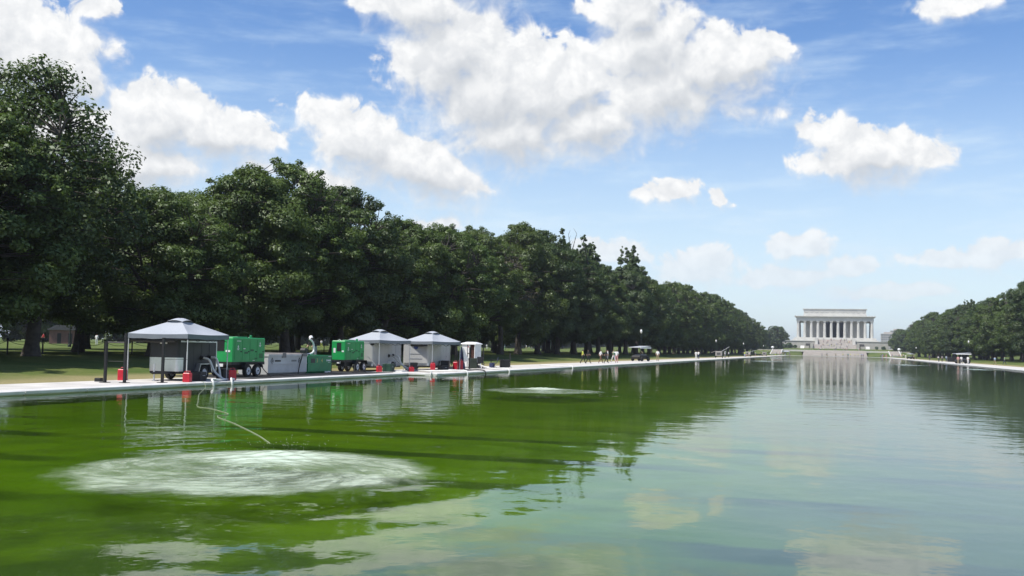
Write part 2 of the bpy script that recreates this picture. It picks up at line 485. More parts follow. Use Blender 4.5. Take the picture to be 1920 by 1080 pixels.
def foam_material():
    m = bpy.data.materials.new('aerator_foam')
    m.use_nodes = True
    t = m.node_tree
    t.nodes.clear()
    c = N(t, 'ShaderNodeTexCoord')
    def noise(sc, det, ms=(1, 1, 1), rough=0.6):
        n = N(t, 'ShaderNodeTexNoise')
        n.inputs['Scale'].default_value = sc
        n.inputs['Detail'].default_value = det
        n.inputs['Roughness'].default_value = rough
        mm = N(t, 'ShaderNodeMapping')
        mm.inputs['Scale'].default_value = ms
        t.links.new(c.outputs['Object'], mm.inputs[0])
        t.links.new(mm.outputs[0], n.inputs['Vector'])
        return n.outputs['Fac']
    sp = N(t, 'ShaderNodeSeparateXYZ')
    t.links.new(c.outputs['Object'], sp.inputs[0])
    L = N(t, 'ShaderNodeVectorMath', operation='LENGTH')
    t.links.new(c.outputs['Object'], L.inputs[0])
    # swirl: turn the pattern with distance from the boil
    vr = N(t, 'ShaderNodeVectorRotate', rotation_type='Z_AXIS')
    t.links.new(c.outputs['Object'], vr.inputs['Vector'])
    t.links.new(mth(t, 'MULTIPLY', L.outputs['Value'], 0.55), vr.inputs['Angle'])
    sw = N(t, 'ShaderNodeTexNoise')
    sw.inputs['Scale'].default_value = 1.5
    sw.inputs['Detail'].default_value = 7
    sw.inputs['Roughness'].default_value = 0.66
    sw.inputs['Distortion'].default_value = 0.6
    t.links.new(vr.outputs[0], sw.inputs['Vector'])
    r = mth(t, 'ADD', mth(t, 'DIVIDE', L.outputs['Value'], 3.2), mth(t, 'MULTIPLY', mth(t, 'SUBTRACT', noise(0.75, 8, rough=0.68), 0.47), 0.62))
    body = sstep(t, r, 1.0, 0.72)
    rim = mth(t, 'MULTIPLY', sstep(t, r, 0.62, 0.85), body)
    dc = N(t, 'ShaderNodeVectorMath', operation='DISTANCE')
    dc.inputs[1].default_value = (-0.55, 1.9, 0)
    t.links.new(c.outputs['Object'], dc.inputs[0])
    rc_ = mth(t, 'DIVIDE', dc.outputs['Value'], 3.2)
    core = sstep(t, mth(t, 'ADD', rc_, mth(t, 'MULTIPLY', mth(t, 'SUBTRACT', noise(2.2, 6), 0.5), 0.5)), 0.62, 0.12)
    froth = mth(t, 'MULTIPLY', sstep(t, sw.outputs['Fac'], 0.36, 0.66), sstep(t, noise(4.0, 3, rough=0.5), 0.0, 0.55))
    dens = mth(t, 'MULTIPLY', body, mth(t, 'ADD', mth(t, 'ADD', mth(t, 'MULTIPLY', froth, 0.52), mth(t, 'MULTIPLY', core, 0.75)), mth(t, 'ADD', mth(t, 'MULTIPLY', rim, 0.30), 0.26)), clamp=True)
    df = N(t, 'ShaderNodeBsdfDiffuse')
    df.inputs['Color'].default_value = (0.60, 0.70, 0.52, 1)
    bp = N(t, 'ShaderNodeBump')
    bp.inputs['Strength'].default_value = 0.5
    bp.inputs['Distance'].default_value = 0.035
    t.links.new(noise(2.6, 7, (1, 1, 1)), bp.inputs['Height'])
    t.links.new(bp.outputs[0], df.inputs['Normal'])
    gl = N(t, 'ShaderNodeBsdfGlossy')
    gl.inputs['Roughness'].default_value = 0.12
    t.links.new(bp.outputs[0], gl.inputs['Normal'])
    fr = N(t, 'ShaderNodeFresnel')
    fr.inputs['IOR'].default_value = 1.333
    t.links.new(bp.outputs[0], fr.inputs['Normal'])
    wet = N(t, 'ShaderNodeMixShader')
    t.links.new(fr.outputs[0], wet.inputs[0])
    t.links.new(df.outputs[0], wet.inputs[1])
    t.links.new(gl.outputs[0], wet.inputs[2])
    tr = N(t, 'ShaderNodeBsdfTransparent')
    mx = N(t, 'ShaderNodeMixShader')
    t.links.new(dens, mx.inputs[0])
    t.links.new(tr.outputs[0], mx.inputs[1])
    t.links.new(wet.outputs[0], mx.inputs[2])
    o = N(t, 'ShaderNodeOutputMaterial')
    t.links.new(mx.outputs[0], o.inputs[0])
    return m
foam_m = foam_material()

def leaf_material(name, c1, c2, c3):
    m = bpy.data.materials.new(name)
    m.use_nodes = True
    t = m.node_tree
    t.nodes.clear()
    gp = N(t, 'ShaderNodeNewGeometry')
    oi = N(t, 'ShaderNodeObjectInfo')
    at = N(t, 'ShaderNodeAttribute', attribute_name='tone')
    base = mixc(t, at.outputs['Fac'], c1, c2)
    base = mixc(t, mth(t, 'MULTIPLY', oi.outputs['Random'], 0.6), base, c3)
    df = N(t, 'ShaderNodeBsdfDiffuse')
    t.links.new(base, df.inputs[0])
    tl = N(t, 'ShaderNodeBsdfTranslucent')
    t.links.new(mixc(t, 0.5, base, (0.10, 0.16, 0.02)), tl.inputs[0])
    a = N(t, 'ShaderNodeMixShader')
    a.inputs[0].default_value = 0.36
    t.links.new(df.outputs[0], a.inputs[1])
    t.links.new(tl.outputs[0], a.inputs[2])
    gl = N(t, 'ShaderNodeBsdfGlossy')
    gl.inputs['Roughness'].default_value = 0.5
    gl.inputs['Color'].default_value = (0.8, 0.85, 0.8, 1)
    b = N(t, 'ShaderNodeMixShader')
    b.inputs[0].default_value = 0.05
    t.links.new(a.outputs[0], b.inputs[1])
    t.links.new(gl.outputs[0], b.inputs[2])
    o = N(t, 'ShaderNodeOutputMaterial')
    t.links.new(b.outputs[0], o.inputs[0])
    return m
leaf_m = leaf_material('elm_leaves', (0.044, 0.086, 0.014), (0.108, 0.165, 0.030), (0.078, 0.108, 0.018))
leaf_dk = leaf_material('dark_elm_leaves', (0.032, 0.066, 0.015), (0.080, 0.126, 0.030), (0.046, 0.074, 0.020))
bush_m = leaf_material('shrub_leaves', (0.030, 0.070, 0.018), (0.055, 0.105, 0.030), (0.040, 0.080, 0.020))
dead_m = leaf_material('brown_leaves', (0.060, 0.048, 0.030), (0.095, 0.075, 0.045), (0.070, 0.055, 0.035))
bark_m = pmat('elm_bark', (0.055, 0.047, 0.040), 0.9, var=0.3, scale=3, bump=0.8, bscale=6)

# ------------------------------------------------------------------ mesh helpers
class MB:
    def __init__(self):
        self.v, self.f, self.mi = [], [], []
        self.cur = 0
    def _add(self, vs, fs):
        o = len(self.v)
        self.v += [tuple(p) for p in vs]
        self.f += [tuple(i + o for i in f) for f in fs]
        self.mi += [self.cur] * len(fs)
        return self
    def box(self, x0, x1, y0, y1, z0, z1, bev=0.0):
        if bev <= 0:
            vs = [(x, y, z) for z in (z0, z1) for y in (y0, y1) for x in (x0, x1)]
            return self._add(vs, [(0, 2, 3, 1), (4, 5, 7, 6), (0, 1, 5, 4), (2, 6, 7, 3), (0, 4, 6, 2), (1, 3, 7, 5)])
        # box with chamfered vertical and top edges
        b = bev
        def ring(d, z):
            a0, a1, c0, c1 = x0 + d, x1 - d, y0 + d, y1 - d
            return [(a0 + b, c0, z), (a1 - b, c0, z), (a1, c0 + b, z), (a1, c1 - b, z), (a1 - b, c1, z), (a0 + b, c1, z), (a0, c1 - b, z), (a0, c0 + b, z)]
        rs = ring(0, z0) + ring(0, z1 - b) + ring(b * 0.7, z1)
        fs = [tuple(range(7, -1, -1)), tuple(range(16, 24))]
        for k in (0, 8):
            fs += [(k + i, k + (i + 1) % 8, k + 8 + (i + 1) % 8, k + 8 + i) for i in range(8)]
        return self._add(rs, fs)
    def prism(self, poly, axis, a, b):
        """extrude a polygon along an axis: axis 'x' polygon is (y,z); 'y' -> (x,z); 'z' -> (x,y)"""
        def P(p, t):
            return {'x': (t, p[0], p[1]), 'y': (p[0], t, p[1]), 'z': (p[0], p[1], t)}[axis]
        n = len(poly)
        vs = [P(p, a) for p in poly] + [P(p, b) for p in poly]
        return self._add(vs, [tuple(range(n - 1, -1, -1)), tuple(range(n, 2 * n))] + [(i, (i + 1) % n, n + (i + 1) % n, n + i) for i in range(n)])
    def tube(self, pts, rad, seg=8, cap=True):
        pts = [Vector(p) for p in pts]
        n = len(pts)
        rads = rad if isinstance(rad, (list, tuple)) else [rad] * n
        vs, fs = [], []
        ref = Vector((0.31, 0.17, 0.93))
        for i, p in enumerate(pts):
            d = (pts[min(i + 1, n - 1)] - pts[max(i - 1, 0)]).normalized()
            a = d.cross(ref)
            if a.length < 0.05:
                a = d.cross(Vector((1, 0, 0)))
            a.normalize()
            b = d.cross(a)
            for k in range(seg):
                th = 2 * math.pi * k / seg
                vs.append(p + (a * math.cos(th) + b * math.sin(th)) * rads[i])
        for i in range(n - 1):
            for k in range(seg):
                fs.append((i * seg + k, i * seg + (k + 1) % seg, (i + 1) * seg + (k + 1) % seg, (i + 1) * seg + k))
        if cap:
            fs.append(tuple(range(seg - 1, -1, -1)))
            fs.append(tuple((n - 1) * seg + k for k in range(seg)))
        return self._add(vs, fs)
    def lathe(self, prof, seg=16, center=(0, 0, 0), axis='z', cap=True):
        vs, fs = [], []
        for (r_, h) in prof:
            for k in range(seg):
                th = 2 * math.pi * k / seg
                a, b = r_ * math.cos(th), r_ * math.sin(th)
                q = {'z': (a, b, h), 'x': (h, a, b), 'y': (a, h, b)}[axis]
                vs.append((q[0] + center[0], q[1] + center[1], q[2] + center[2]))
        n = len(prof)
        for i in range(n - 1):
            for k in range(seg):
                fs.append((i * seg + k, i * seg + (k + 1) % seg, (i + 1) * seg + (k + 1) % seg, (i + 1) * seg + k))
        if cap:
            fs.append(tuple(range(seg - 1, -1, -1)))
            fs.append(tuple((n - 1) * seg + k for k in range(seg)))
        return self._add(vs, fs)
    def build(self, name, mat, parent=None, smooth=False, loc=None):
        me = bpy.data.meshes.new(name)
        me.from_pydata(self.v, [], self.f)
        mats = mat if isinstance(mat, (list, tuple)) else [mat]
        for m_ in mats:
            me.materials.append(m_)
        if len(mats) > 1:
            me.polygons.foreach_set('material_index', self.mi)
        bm = bmesh.new()
        bm.from_mesh(me)
        bmesh.ops.recalc_face_normals(bm, faces=bm.faces)
        bm.to_mesh(me)
        bm.free()
        if smooth:
            me.polygons.foreach_set('use_smooth', [True] * len(me.polygons))
        o = bpy.data.objects.new(name, me)
        COL.objects.link(o)
        if parent is not None:
            o.parent = parent
        if loc is not None:
            o.location = loc
        return o

def tag(o, label=None, cat=None, group=None, kind=None):
    if label: o['label'] = label
    if cat: o['category'] = cat
    if group: o['group'] = group
    if kind: o['kind'] = kind
    return o

def empty(name, loc, rz=0.0, label=None, cat=None, group=None):
    o = bpy.data.objects.new(name, None)
    COL.objects.link(o)
    o.location = loc
    o.rotation_euler = (0, 0, rz)
    return tag(o, label, cat, group)

def meshobj(name, me, parent=None):
    o = bpy.data.objects.new(name, me)
    COL.objects.link(o)
    o.parent = parent
    return o

def copy_tree(o, parent=None):
    c = o.copy()
    COL.objects.link(c)
    c.parent = parent
    for ch in list(o.children):
        copy_tree(ch, c)
    return c

def lerp(x, pts):
    if x <= pts[0][0]: return pts[0][1]
    for (a, va), (b, vb) in zip(pts, pts[1:]):
        if x <= b:
            return va + (vb - va) * (x - a) / (b - a)
    return pts[-1][1]

# ------------------------------------------------------------------ the setting: ground, pool, promenades
WZ = 0.15        # water level
POOL_L, POOL_R, POOL_WIDE_L, STEP_Y, POOL_Y0, POOL_Y1 = -24.5, 24.4, -26.5, 61.2, -4.0, 602.0
def gz(x, y):
    """ground height"""
    ax = abs(x)
    side = lerp(ax, [(31.0, 0.275), (34.5, 0.36), (46, 1.0), (70, 1.12), (130, 1.2), (400, 1.3), (3000, 2.0)])
    if ax < 31:
        side = 0.275
    far = lerp(y, [(612, 0.27), (645, 2.75), (646.5, 3.4), (760, 3.5), (792, 5.3), (2500, 6)])
    if ax < 19.5 and 611.9 < y < 648:
        return 0.1
    if y > 612:
        k = lerp(ax, [(39, 1.0), (75, 0.25), (160, 0.1), (3000, 0.1)]) if y < 700 else lerp(ax, [(90, 1.0), (220, 0.3), (3000, 0.1)])
        return side + max(0, far - side) * k
    return side

def ground_sheet():
    xs = [-4000, -1500, -700, -400, -250, -180, -130, -100, -85, -70, -62, -54, -50, -46, -42, -38, -34.5, -32.5, -31.0, -19.6, -18.4, 0, 18.4, 19.6, 31.0, 32.5, 34.5, 38, 42, 46, 54, 62, 75, 90, 130, 220, 400, 800, 1500, 4000]
    ys = [-120, -40, 0, 20, 40, 60, 80, 100, 130, 170, 220, 280, 350, 430, 520, 580, 606.0, 612, 618, 626, 634, 640, 645, 646.5, 660, 700, 760, 776, 792, 850, 950, 1200, 1800, 3000, 6000]
    vs = [(x, y, gz(x, y)) for y in ys for x in xs]
    nx = len(xs)
    fs = []
    for j in range(len(ys) - 1):
        for i in range(nx - 1):
            if xs[i] >= -31.01 and xs[i + 1] <= 31.01 and ys[j + 1] <= 606.01 and ys[j] >= -40.1:
                continue
            fs.append((j * nx + i, j * nx + i + 1, (j + 1) * nx + i + 1, (j + 1) * nx + i))
    b = MB(); b._add(vs, fs)
    return tag(b.build('ground', lawn_m, smooth=True), 'sloping summer lawn round the pool', kind='structure')
ground_sheet()

def sheet(name, poly, z, mat, thick=0.0, kind='structure'):
    b = MB()
    if thick:
        b.prism(poly, 'z', z - thick, z)
    else:
        b._add([(x, y, z) for x, y in poly], [tuple(range(len(poly)))])
    return tag(b.build(name, mat), kind=kind)

sheet('pool_floor', [(-27.2, POOL_Y0 - 1), (25.2, POOL_Y0 - 1), (25.2, POOL_Y1 + 1), (-27.2, POOL_Y1 + 1)], -0.22, floor_m)
# water
wb = MB()
wb._add([(POOL_WIDE_L - 0.1, POOL_Y0, WZ), (POOL_R + 2.1, POOL_Y0, WZ), (POOL_R + 2.1, STEP_Y, WZ), (POOL_R + 0.1, STEP_Y, WZ), (POOL_R + 0.1, POOL_Y1 + 0.1, WZ), (POOL_L - 0.1, POOL_Y1 + 0.1, WZ), (POOL_L - 0.1, STEP_Y + 0.1, WZ), (POOL_WIDE_L - 0.1, STEP_Y + 0.1, WZ)],
        [(0, 1, 2, 3, 6, 7), (3, 4, 5, 6)])
tag(wb.build('water', water_m), kind='structure')

# promenades: cast slabs with open joints, and the coping stones along the water
COPW = 0.85
def promenade(name, x0, x1, segs, label):
    p = tag(empty(name, (0, 0, 0)), label, kind='structure')
    slab_cache = {}
    for (a, b_) in segs:
        Lg = round(b_ - a - 0.02, 3)
        if Lg not in slab_cache:
            m = MB(); m.box(x0, x1, 0, Lg, -0.2, 0.0)
            o = m.build('slab', concrete, p); slab_cache[Lg] = o.data
        else:
            o = meshobj('slab', slab_cache[Lg], p)
        o.location = (0, a, 0.285)
    return p
def segs_of(y0, y1, rule):
    out, y = [], y0
    while y < y1 - 0.01:
        s = lerp(y, rule)
        e = min(y1, y + s)
        if y1 - e < s * 0.4: e = y1
        out.append((y, e)); y = e
    return out
RULE = [(0, 3.05), (130, 3.05), (131, 9.0), (300, 9.0), (301, 60.0), (700, 60.0)]
promenade('promenade_left', -31.05, POOL_WIDE_L - COPW - 0.01, segs_of(10, STEP_Y + COPW, RULE), 'pale concrete promenade along the left pool edge')
promenade('promenade_left', -31.05, POOL_L - COPW - 0.01, segs_of(STEP_Y + COPW + .02, POOL_Y1, RULE), 'pale concrete promenade along the narrower left pool edge')
promenade('promenade_right', POOL_R + COPW + 0.01, 31.05, segs_of(STEP_Y, POOL_Y1, [(0, 9), (300, 9), (301, 60), (700, 60)]), 'pale concrete promenade along the right pool edge')
sheet('promenade_head', [(-31, POOL_Y1 + COPW), (31, POOL_Y1 + COPW), (31, 612), (-31, 612)], 0.285, concrete, 0.2)

def coping(name, side, xe, segs, label):
    """coping stones overhanging the basin wall; xe = water-side face"""
    p = tag(empty(name, (0, 0, 0)), label, kind='structure')
    cache = {}
    for i, (a, b_) in enumerate(segs):
        Lg = round(b_ - a - 0.03, 3)
        if Lg not in cache:
            m = MB()
            s = side
            prof = [(xe, 0.185), (xe, 0.28), (xe + s * 0.02, 0.30), (xe + s * COPW, 0.30), (xe + s * COPW, 0.06), (xe + s * 0.09, 0.06), (xe + s * 0.09, 0.185)]
            m.prism(prof, 'y', 0, Lg)
            o = m.build('coping_stone', coping_m, p); cache[Lg] = o.data
        else:
            o = meshobj('coping_stone', cache[Lg], p)
        o.location = (random.uniform(-0.004, 0.004), a, random.uniform(-0.004, 0.004))
    m = MB(); m.box(min(xe + side * 0.10, xe + side * COPW), max(xe + side * 0.10, xe + side * COPW), segs[0][0], segs[-1][1], -0.6, 0.057)
    m.build('basin_wall', wall_m, p)
    return p
coping('coping_left', -1, POOL_WIDE_L, segs_of(10, STEP_Y, [(0, 3.05), (700, 3.05)]), 'stone coping along the wider near end of the pool')
coping('coping_left', -1, POOL_L, segs_of(STEP_Y + .001, POOL_Y1, RULE), 'stone coping along the long left side of the pool')
coping('coping_right', 1, POOL_R, segs_of(STEP_Y + .001, POOL_Y1, [(0, 9), (300, 9), (301, 60), (700, 60)]), 'stone coping along the long right side of the pool')
# the jog where the basin narrows: a transverse coping facing the camera
jog = tag(empty('coping_jog', (0, 0, 0)), 'short cross coping where the pool narrows', kind='structure')
m = MB(); m.prism([(STEP_Y - .002, 0.187), (STEP_Y - .002, 0.28), (STEP_Y + .02, 0.303), (STEP_Y + COPW, 0.303), (STEP_Y + COPW, 0.06), (STEP_Y + .09, 0.06), (STEP_Y + .09, 0.187)], 'x', POOL_WIDE_L - COPW, POOL_L + .002)
m.build('coping_stone', coping_m, jog)
m = MB(); m.box(POOL_WIDE_L - .05, POOL_L - .05, STEP_Y + .10, STEP_Y + COPW, -0.6, 0.056); m.build('basin_wall', wall_m, jog)
hd = tag(empty('coping_head', (0, 0, 0)), 'stone coping across the far end of the pool', kind='structure')
m = MB(); m.box(POOL_L - COPW, POOL_R + COPW, POOL_Y1, POOL_Y1 + COPW, -0.5, 0.302); m.build('coping_stone', coping_m, hd)

# black matting under the plant
m = MB(); m.box(-33.6, -27.45, 44.2, 60.9, 0.29, 0.315)
tag(m.build('ground_mat', mat_m), 'black rubber matting under the green generators and tanks', 'mat')

# foam rising over the aerators
def foam(name, c, rad, label, seg=120, rings=40):
    b = MB()
    vs = [(0, 0, 0.05)]
    fs = []
    for i in range(1, rings + 1):
        rr = 3.2 * i / rings
        for k in range(seg):
            th = 2 * math.pi * k / seg
            px_, py_ = rr * math.cos(th) + .55, rr * math.sin(th) - 1.9
            dcore = math.hypot(px_, py_)
            h = (0.03 * (1 - (i / rings) ** 2) + 0.010 * math.sin(i * 2.1 + 3 * th) * (1 - i / rings) + 0.006
                 + 0.05 * math.exp(-(dcore / .9) ** 2) * (1 + .5 * math.sin(px_ * 9) * math.cos(py_ * 11)) * min(1, (rings - i) / 2))
            vs.append((rr * math.cos(th), rr * math.sin(th), h))
    for k in range(seg):
        fs.append((0, 1 + k, 1 + (k + 1) % seg))
    for i in range(rings - 1):
        for k in range(seg):
            a, bb = 1 + i * seg, 1 + (i + 1) * seg
            fs.append((a + k, bb + k, bb + (k + 1) % seg, a + (k + 1) % seg))
    b._add(vs, fs)
    o = b.build(name, foam_m, smooth=True, loc=(c[0], c[1], WZ + 0.004))
    o.scale = (rad / 3.2 * 1.0,) * 2 + (1,)
    return tag(o, label, 'foam', 'aerator foam on the water', 'stuff')
foam('foam_patch', (-8.6, 13.8), 3.05, 'wide pale foam patch in the near left water')
foam('foam_patch', (-12.6, 44.4), 3.0, 'flat pale foam patch on the water before the white booth')
foam('foam_patch', (20.0, 157), 4.2, 'thin foam streak near the right pool edge')
foam('foam_patch', (13.0, 200), 4.2, 'long thin foam streak right of the memorial reflection')
foam('foam_patch', (-13.5, 215), 4.6, 'thin foam streak left of the memorial reflection')
foam('foam_patch', (-17, 330), 5.0, 'far thin foam streak near the left promenade')
# thin broken scum drifting outside the near patch
def scum_material():
    m = bpy.data.materials.new('scum')
    m.use_nodes = True
    t = m.node_tree
    t.nodes.clear()
    gp = N(t, 'ShaderNodeNewGeometry')
    def noise(sc, det, ms, rough=0.6, dist=0.0):
        n = N(t, 'ShaderNodeTexNoise')
        n.inputs['Scale'].default_value = sc
        n.inputs['Detail'].default_value = det
        n.inputs['Roughness'].default_value = rough
        n.inputs['Distortion'].default_value = dist
        mm = N(t, 'ShaderNodeMapping')
        mm.inputs['Scale'].default_value = ms
        mm.inputs['Rotation'].default_value = (0, 0, R(-35))
        t.links.new(gp.outputs['Position'], mm.inputs[0])
        t.links.new(mm.outputs[0], n.inputs['Vector'])
        return n.outputs['Fac']
    line = mth(t, 'ABSOLUTE', mth(t, 'SUBTRACT', noise(0.55, 5, (1, 1.6, 1), 0.55, 0.8), 0.5))
    lines = mth(t, 'MULTIPLY', sstep(t, line, 0.03, 0.004), sstep(t, noise(5.0, 4, (1, 1, 1), 0.7), 0.42, 0.62))
    fleck = sstep(t, noise(9.0, 4, (1, 1, 1), 0.7), 0.60, 0.70)
    zone = sstep(t, noise(0.22, 3, (1, 1, 1)), 0.46, 0.62)
    a_ = mth(t, 'MULTIPLY', mth(t, 'ADD', mth(t, 'MULTIPLY', lines, 0.28), mth(t, 'MULTIPLY', fleck, 0.38)), zone, clamp=True)
    df = N(t, 'ShaderNodeBsdfDiffuse')
    df.inputs['Color'].default_value = (0.46, 0.52, 0.36, 1)
    tr = N(t, 'ShaderNodeBsdfTransparent')
    mx = N(t, 'ShaderNodeMixShader')
    t.links.new(a_, mx.inputs[0])
    t.links.new(tr.outputs[0], mx.inputs[1])
    t.links.new(df.outputs[0], mx.inputs[2])
    o = N(t, 'ShaderNodeOutputMaterial')
    t.links.new(mx.outputs[0], o.inputs[0])
    return m
b = MB(); b._add([(-14, 4.5, WZ + .003), (-3.2, 4.5, WZ + .003), (-4.6, 11.2, WZ + .003), (-14, 12, WZ + .003)], [(0, 1, 2, 3)])
tag(b.build('scum_film', scum_material()), 'thin broken scum on the nearest left water', 'scum', kind='stuff')
# droplets thrown up at the boil
b = MB()
rg = random.Random(5)
for i in range(60):
    x = -9.9 + rg.gauss(0, 0.42)
    y = 17.2 + rg.gauss(0, .22) + (x + 9.9) * 0.5
    z = WZ + abs(rg.gauss(0, 0.07)) + 0.02
    r_ = rg.uniform(0.003, 0.008)
    b._add([(x + r_, y, z), (x - r_, y, z), (x, y + r_, z), (x, y - r_, z), (x, y, z + r_), (x, y, z - r_)], [(0, 2, 4), (2, 1, 4), (1, 3, 4), (3, 0, 4), (2, 0, 5), (1, 2, 5), (3, 1, 5), (0, 3, 5)])
tag(b.build('spray_droplets', white_p), 'white droplets thrown up behind the near foam patch', 'spray', kind='stuff')

def spline(pts, n=10):
    P = [Vector(p) for p in pts]
    P = [P[0] * 2 - P[1]] + P + [P[-1] * 2 - P[-2]]
    out = []
    for i in range(1, len(P) - 2):
        for k in range(n):
            t = k / n
            out.append(0.5 * ((2 * P[i]) + (-P[i - 1] + P[i + 1]) * t + (2 * P[i - 1] - 5 * P[i] + 4 * P[i + 1] - P[i + 2]) * t * t + (-P[i - 1] + 3 * P[i] - 3 * P[i + 1] + P[i + 2]) * t ** 3))
    out.append(P[-2])
    return out
b = MB(); b.tube(spline([(-26.8, 38.9, .33), (-26.35, 38.4, 0.33), (-25.9, 37.9, WZ), (-24.6, 35.9, WZ + .005), (-22.50, 32.54, WZ + .008), (-19.71, 28.45, WZ + .008), (-18.22, 26.31, WZ + .008), (-17.29, 25.66, WZ + .008), (-15.71, 24.08, WZ + .008), (-15.43, 23.15, WZ + .008), (-13.85, 21.47, WZ + .008), (-11.71, 19.06, WZ + .008), (-10.50, 17.57, WZ + .008)], 8), 0.010, 8)
tag(b.build('floating_air_hose', pmat('weedy_hose', (.24, .27, .17), .6), smooth=True), 'thin pale hose snaking across the green water to the foam', 'hose')

# ------------------------------------------------------------------ trees
def np_mesh(name, V, quads, mat):
    me = bpy.data.meshes.new(name)
    nv, nf = len(V), len(quads)
    me.vertices.add(nv)
    me.vertices.foreach_set('co', V.astype(np.float32).ravel())
    me.loops.add(nf * 4)
    me.loops.foreach_set('vertex_index', quads.astype(np.int32).ravel())
    me.polygons.add(nf)
    me.polygons.foreach_set('loop_start', np.arange(0, nf * 4, 4, dtype=np.int32))
    me.materials.append(mat)
    me.update(calc_edges=True)
    return me

def leaf_cloud(rs, centers, radii, per, size, flat=0.75, name='crown', mat=None, up=0.5):
    """many single leaf sprays scattered through clumps"""
    n = len(centers)
    cnt = np.maximum(6, (per * (radii / radii.mean()) ** 2).astype(int))
    idx = np.repeat(np.arange(n), cnt)
    N_ = len(idx)
    d = rs.normal(size=(N_, 3))
    d /= np.linalg.norm(d, axis=1)[:, None]
    rad = rs.uniform(0.35, 1.0, N_) ** 0.6 * (1 + rs.normal(0, 0.10, N_))
    off = d * rad[:, None] * radii[idx][:, None]
    off[:, 2] *= flat
    P = centers[idx] + off
    # leaf orientation: partly outwards, partly up, partly random
    nrm = d * 0.9 + rs.normal(size=(N_, 3)) * 0.5 + np.array([0, 0, up])
    nrm /= np.linalg.norm(nrm, axis=1)[:, None]
    ref = rs.normal(size=(N_, 3))
    a = np.cross(nrm, ref); a /= np.linalg.norm(a, axis=1)[:, None]
    b = np.cross(nrm, a)
    s = size * rs.uniform(0.6, 1.35, N_)
    V = np.empty((N_, 4, 3))
    V[:, 0] = P - a * (s * 0.62)[:, None]
    V[:, 1] = P + b * (s * 0.36)[:, None] + nrm * (s * 0.10)[:, None]
    V[:, 2] = P + a * (s * 0.62)[:, None]
    V[:, 3] = P - b * (s * 0.36)[:, None] + nrm * (s * 0.10)[:, None]
    me = np_mesh(name, V.reshape(-1, 3), np.arange(N_ * 4).reshape(-1, 4)[:, ::-1], mat)
    # leaves of one clump shade together: normals lean outwards from clump and crown
    mid = centers.mean(axis=0)
    out = P - mid
    out /= np.linalg.norm(out, axis=1)[:, None] + 1e-6
    cn = d * 0.80 + out * 0.25 + rs.normal(size=(N_, 3)) * 0.32 + np.array([0, 0, 0.60])
    cn /= np.linalg.norm(cn, axis=1)[:, None]
    at_ = me.attributes.new('custom_normal', 'FLOAT_VECTOR', 'POINT')
    at_.data.foreach_set('vector', np.repeat(cn, 4, axis=0).astype(np.float32).ravel())
    # one tone per clump
    tone = rs.uniform(0, 1, n)[idx] * 0.75 + rs.uniform(0, 1, N_) * 0.25
    ta = me.attributes.new('tone', 'FLOAT', 'POINT')
    ta.data.foreach_set('value', np.repeat(tone, 4).astype(np.float32))
    me.polygons.foreach_set('use_smooth', np.ones(N_, dtype=bool))
    return me

def crown_radius(t, style):
    # t from 0 at the bottom of the crown to 1 at the top
    if style == 'vase':
        return lerp(t, [(0, 0.62), (0.15, 0.90), (0.35, 1.0), (0.6, 0.97), (0.8, 0.78), (0.93, 0.48), (1, 0.16)])
    if style == 'tall':
        return lerp(t, [(0, 0.6), (0.2, 0.95), (0.4, 1.0), (0.6, 0.75), (0.8, 0.52), (0.93, 0.36), (1, 0.12)])
    return lerp(t, [(0, 0.70), (0.2, 1.0), (0.5, 0.95), (0.75, 0.7), (0.9, 0.42), (1, 0.1)])

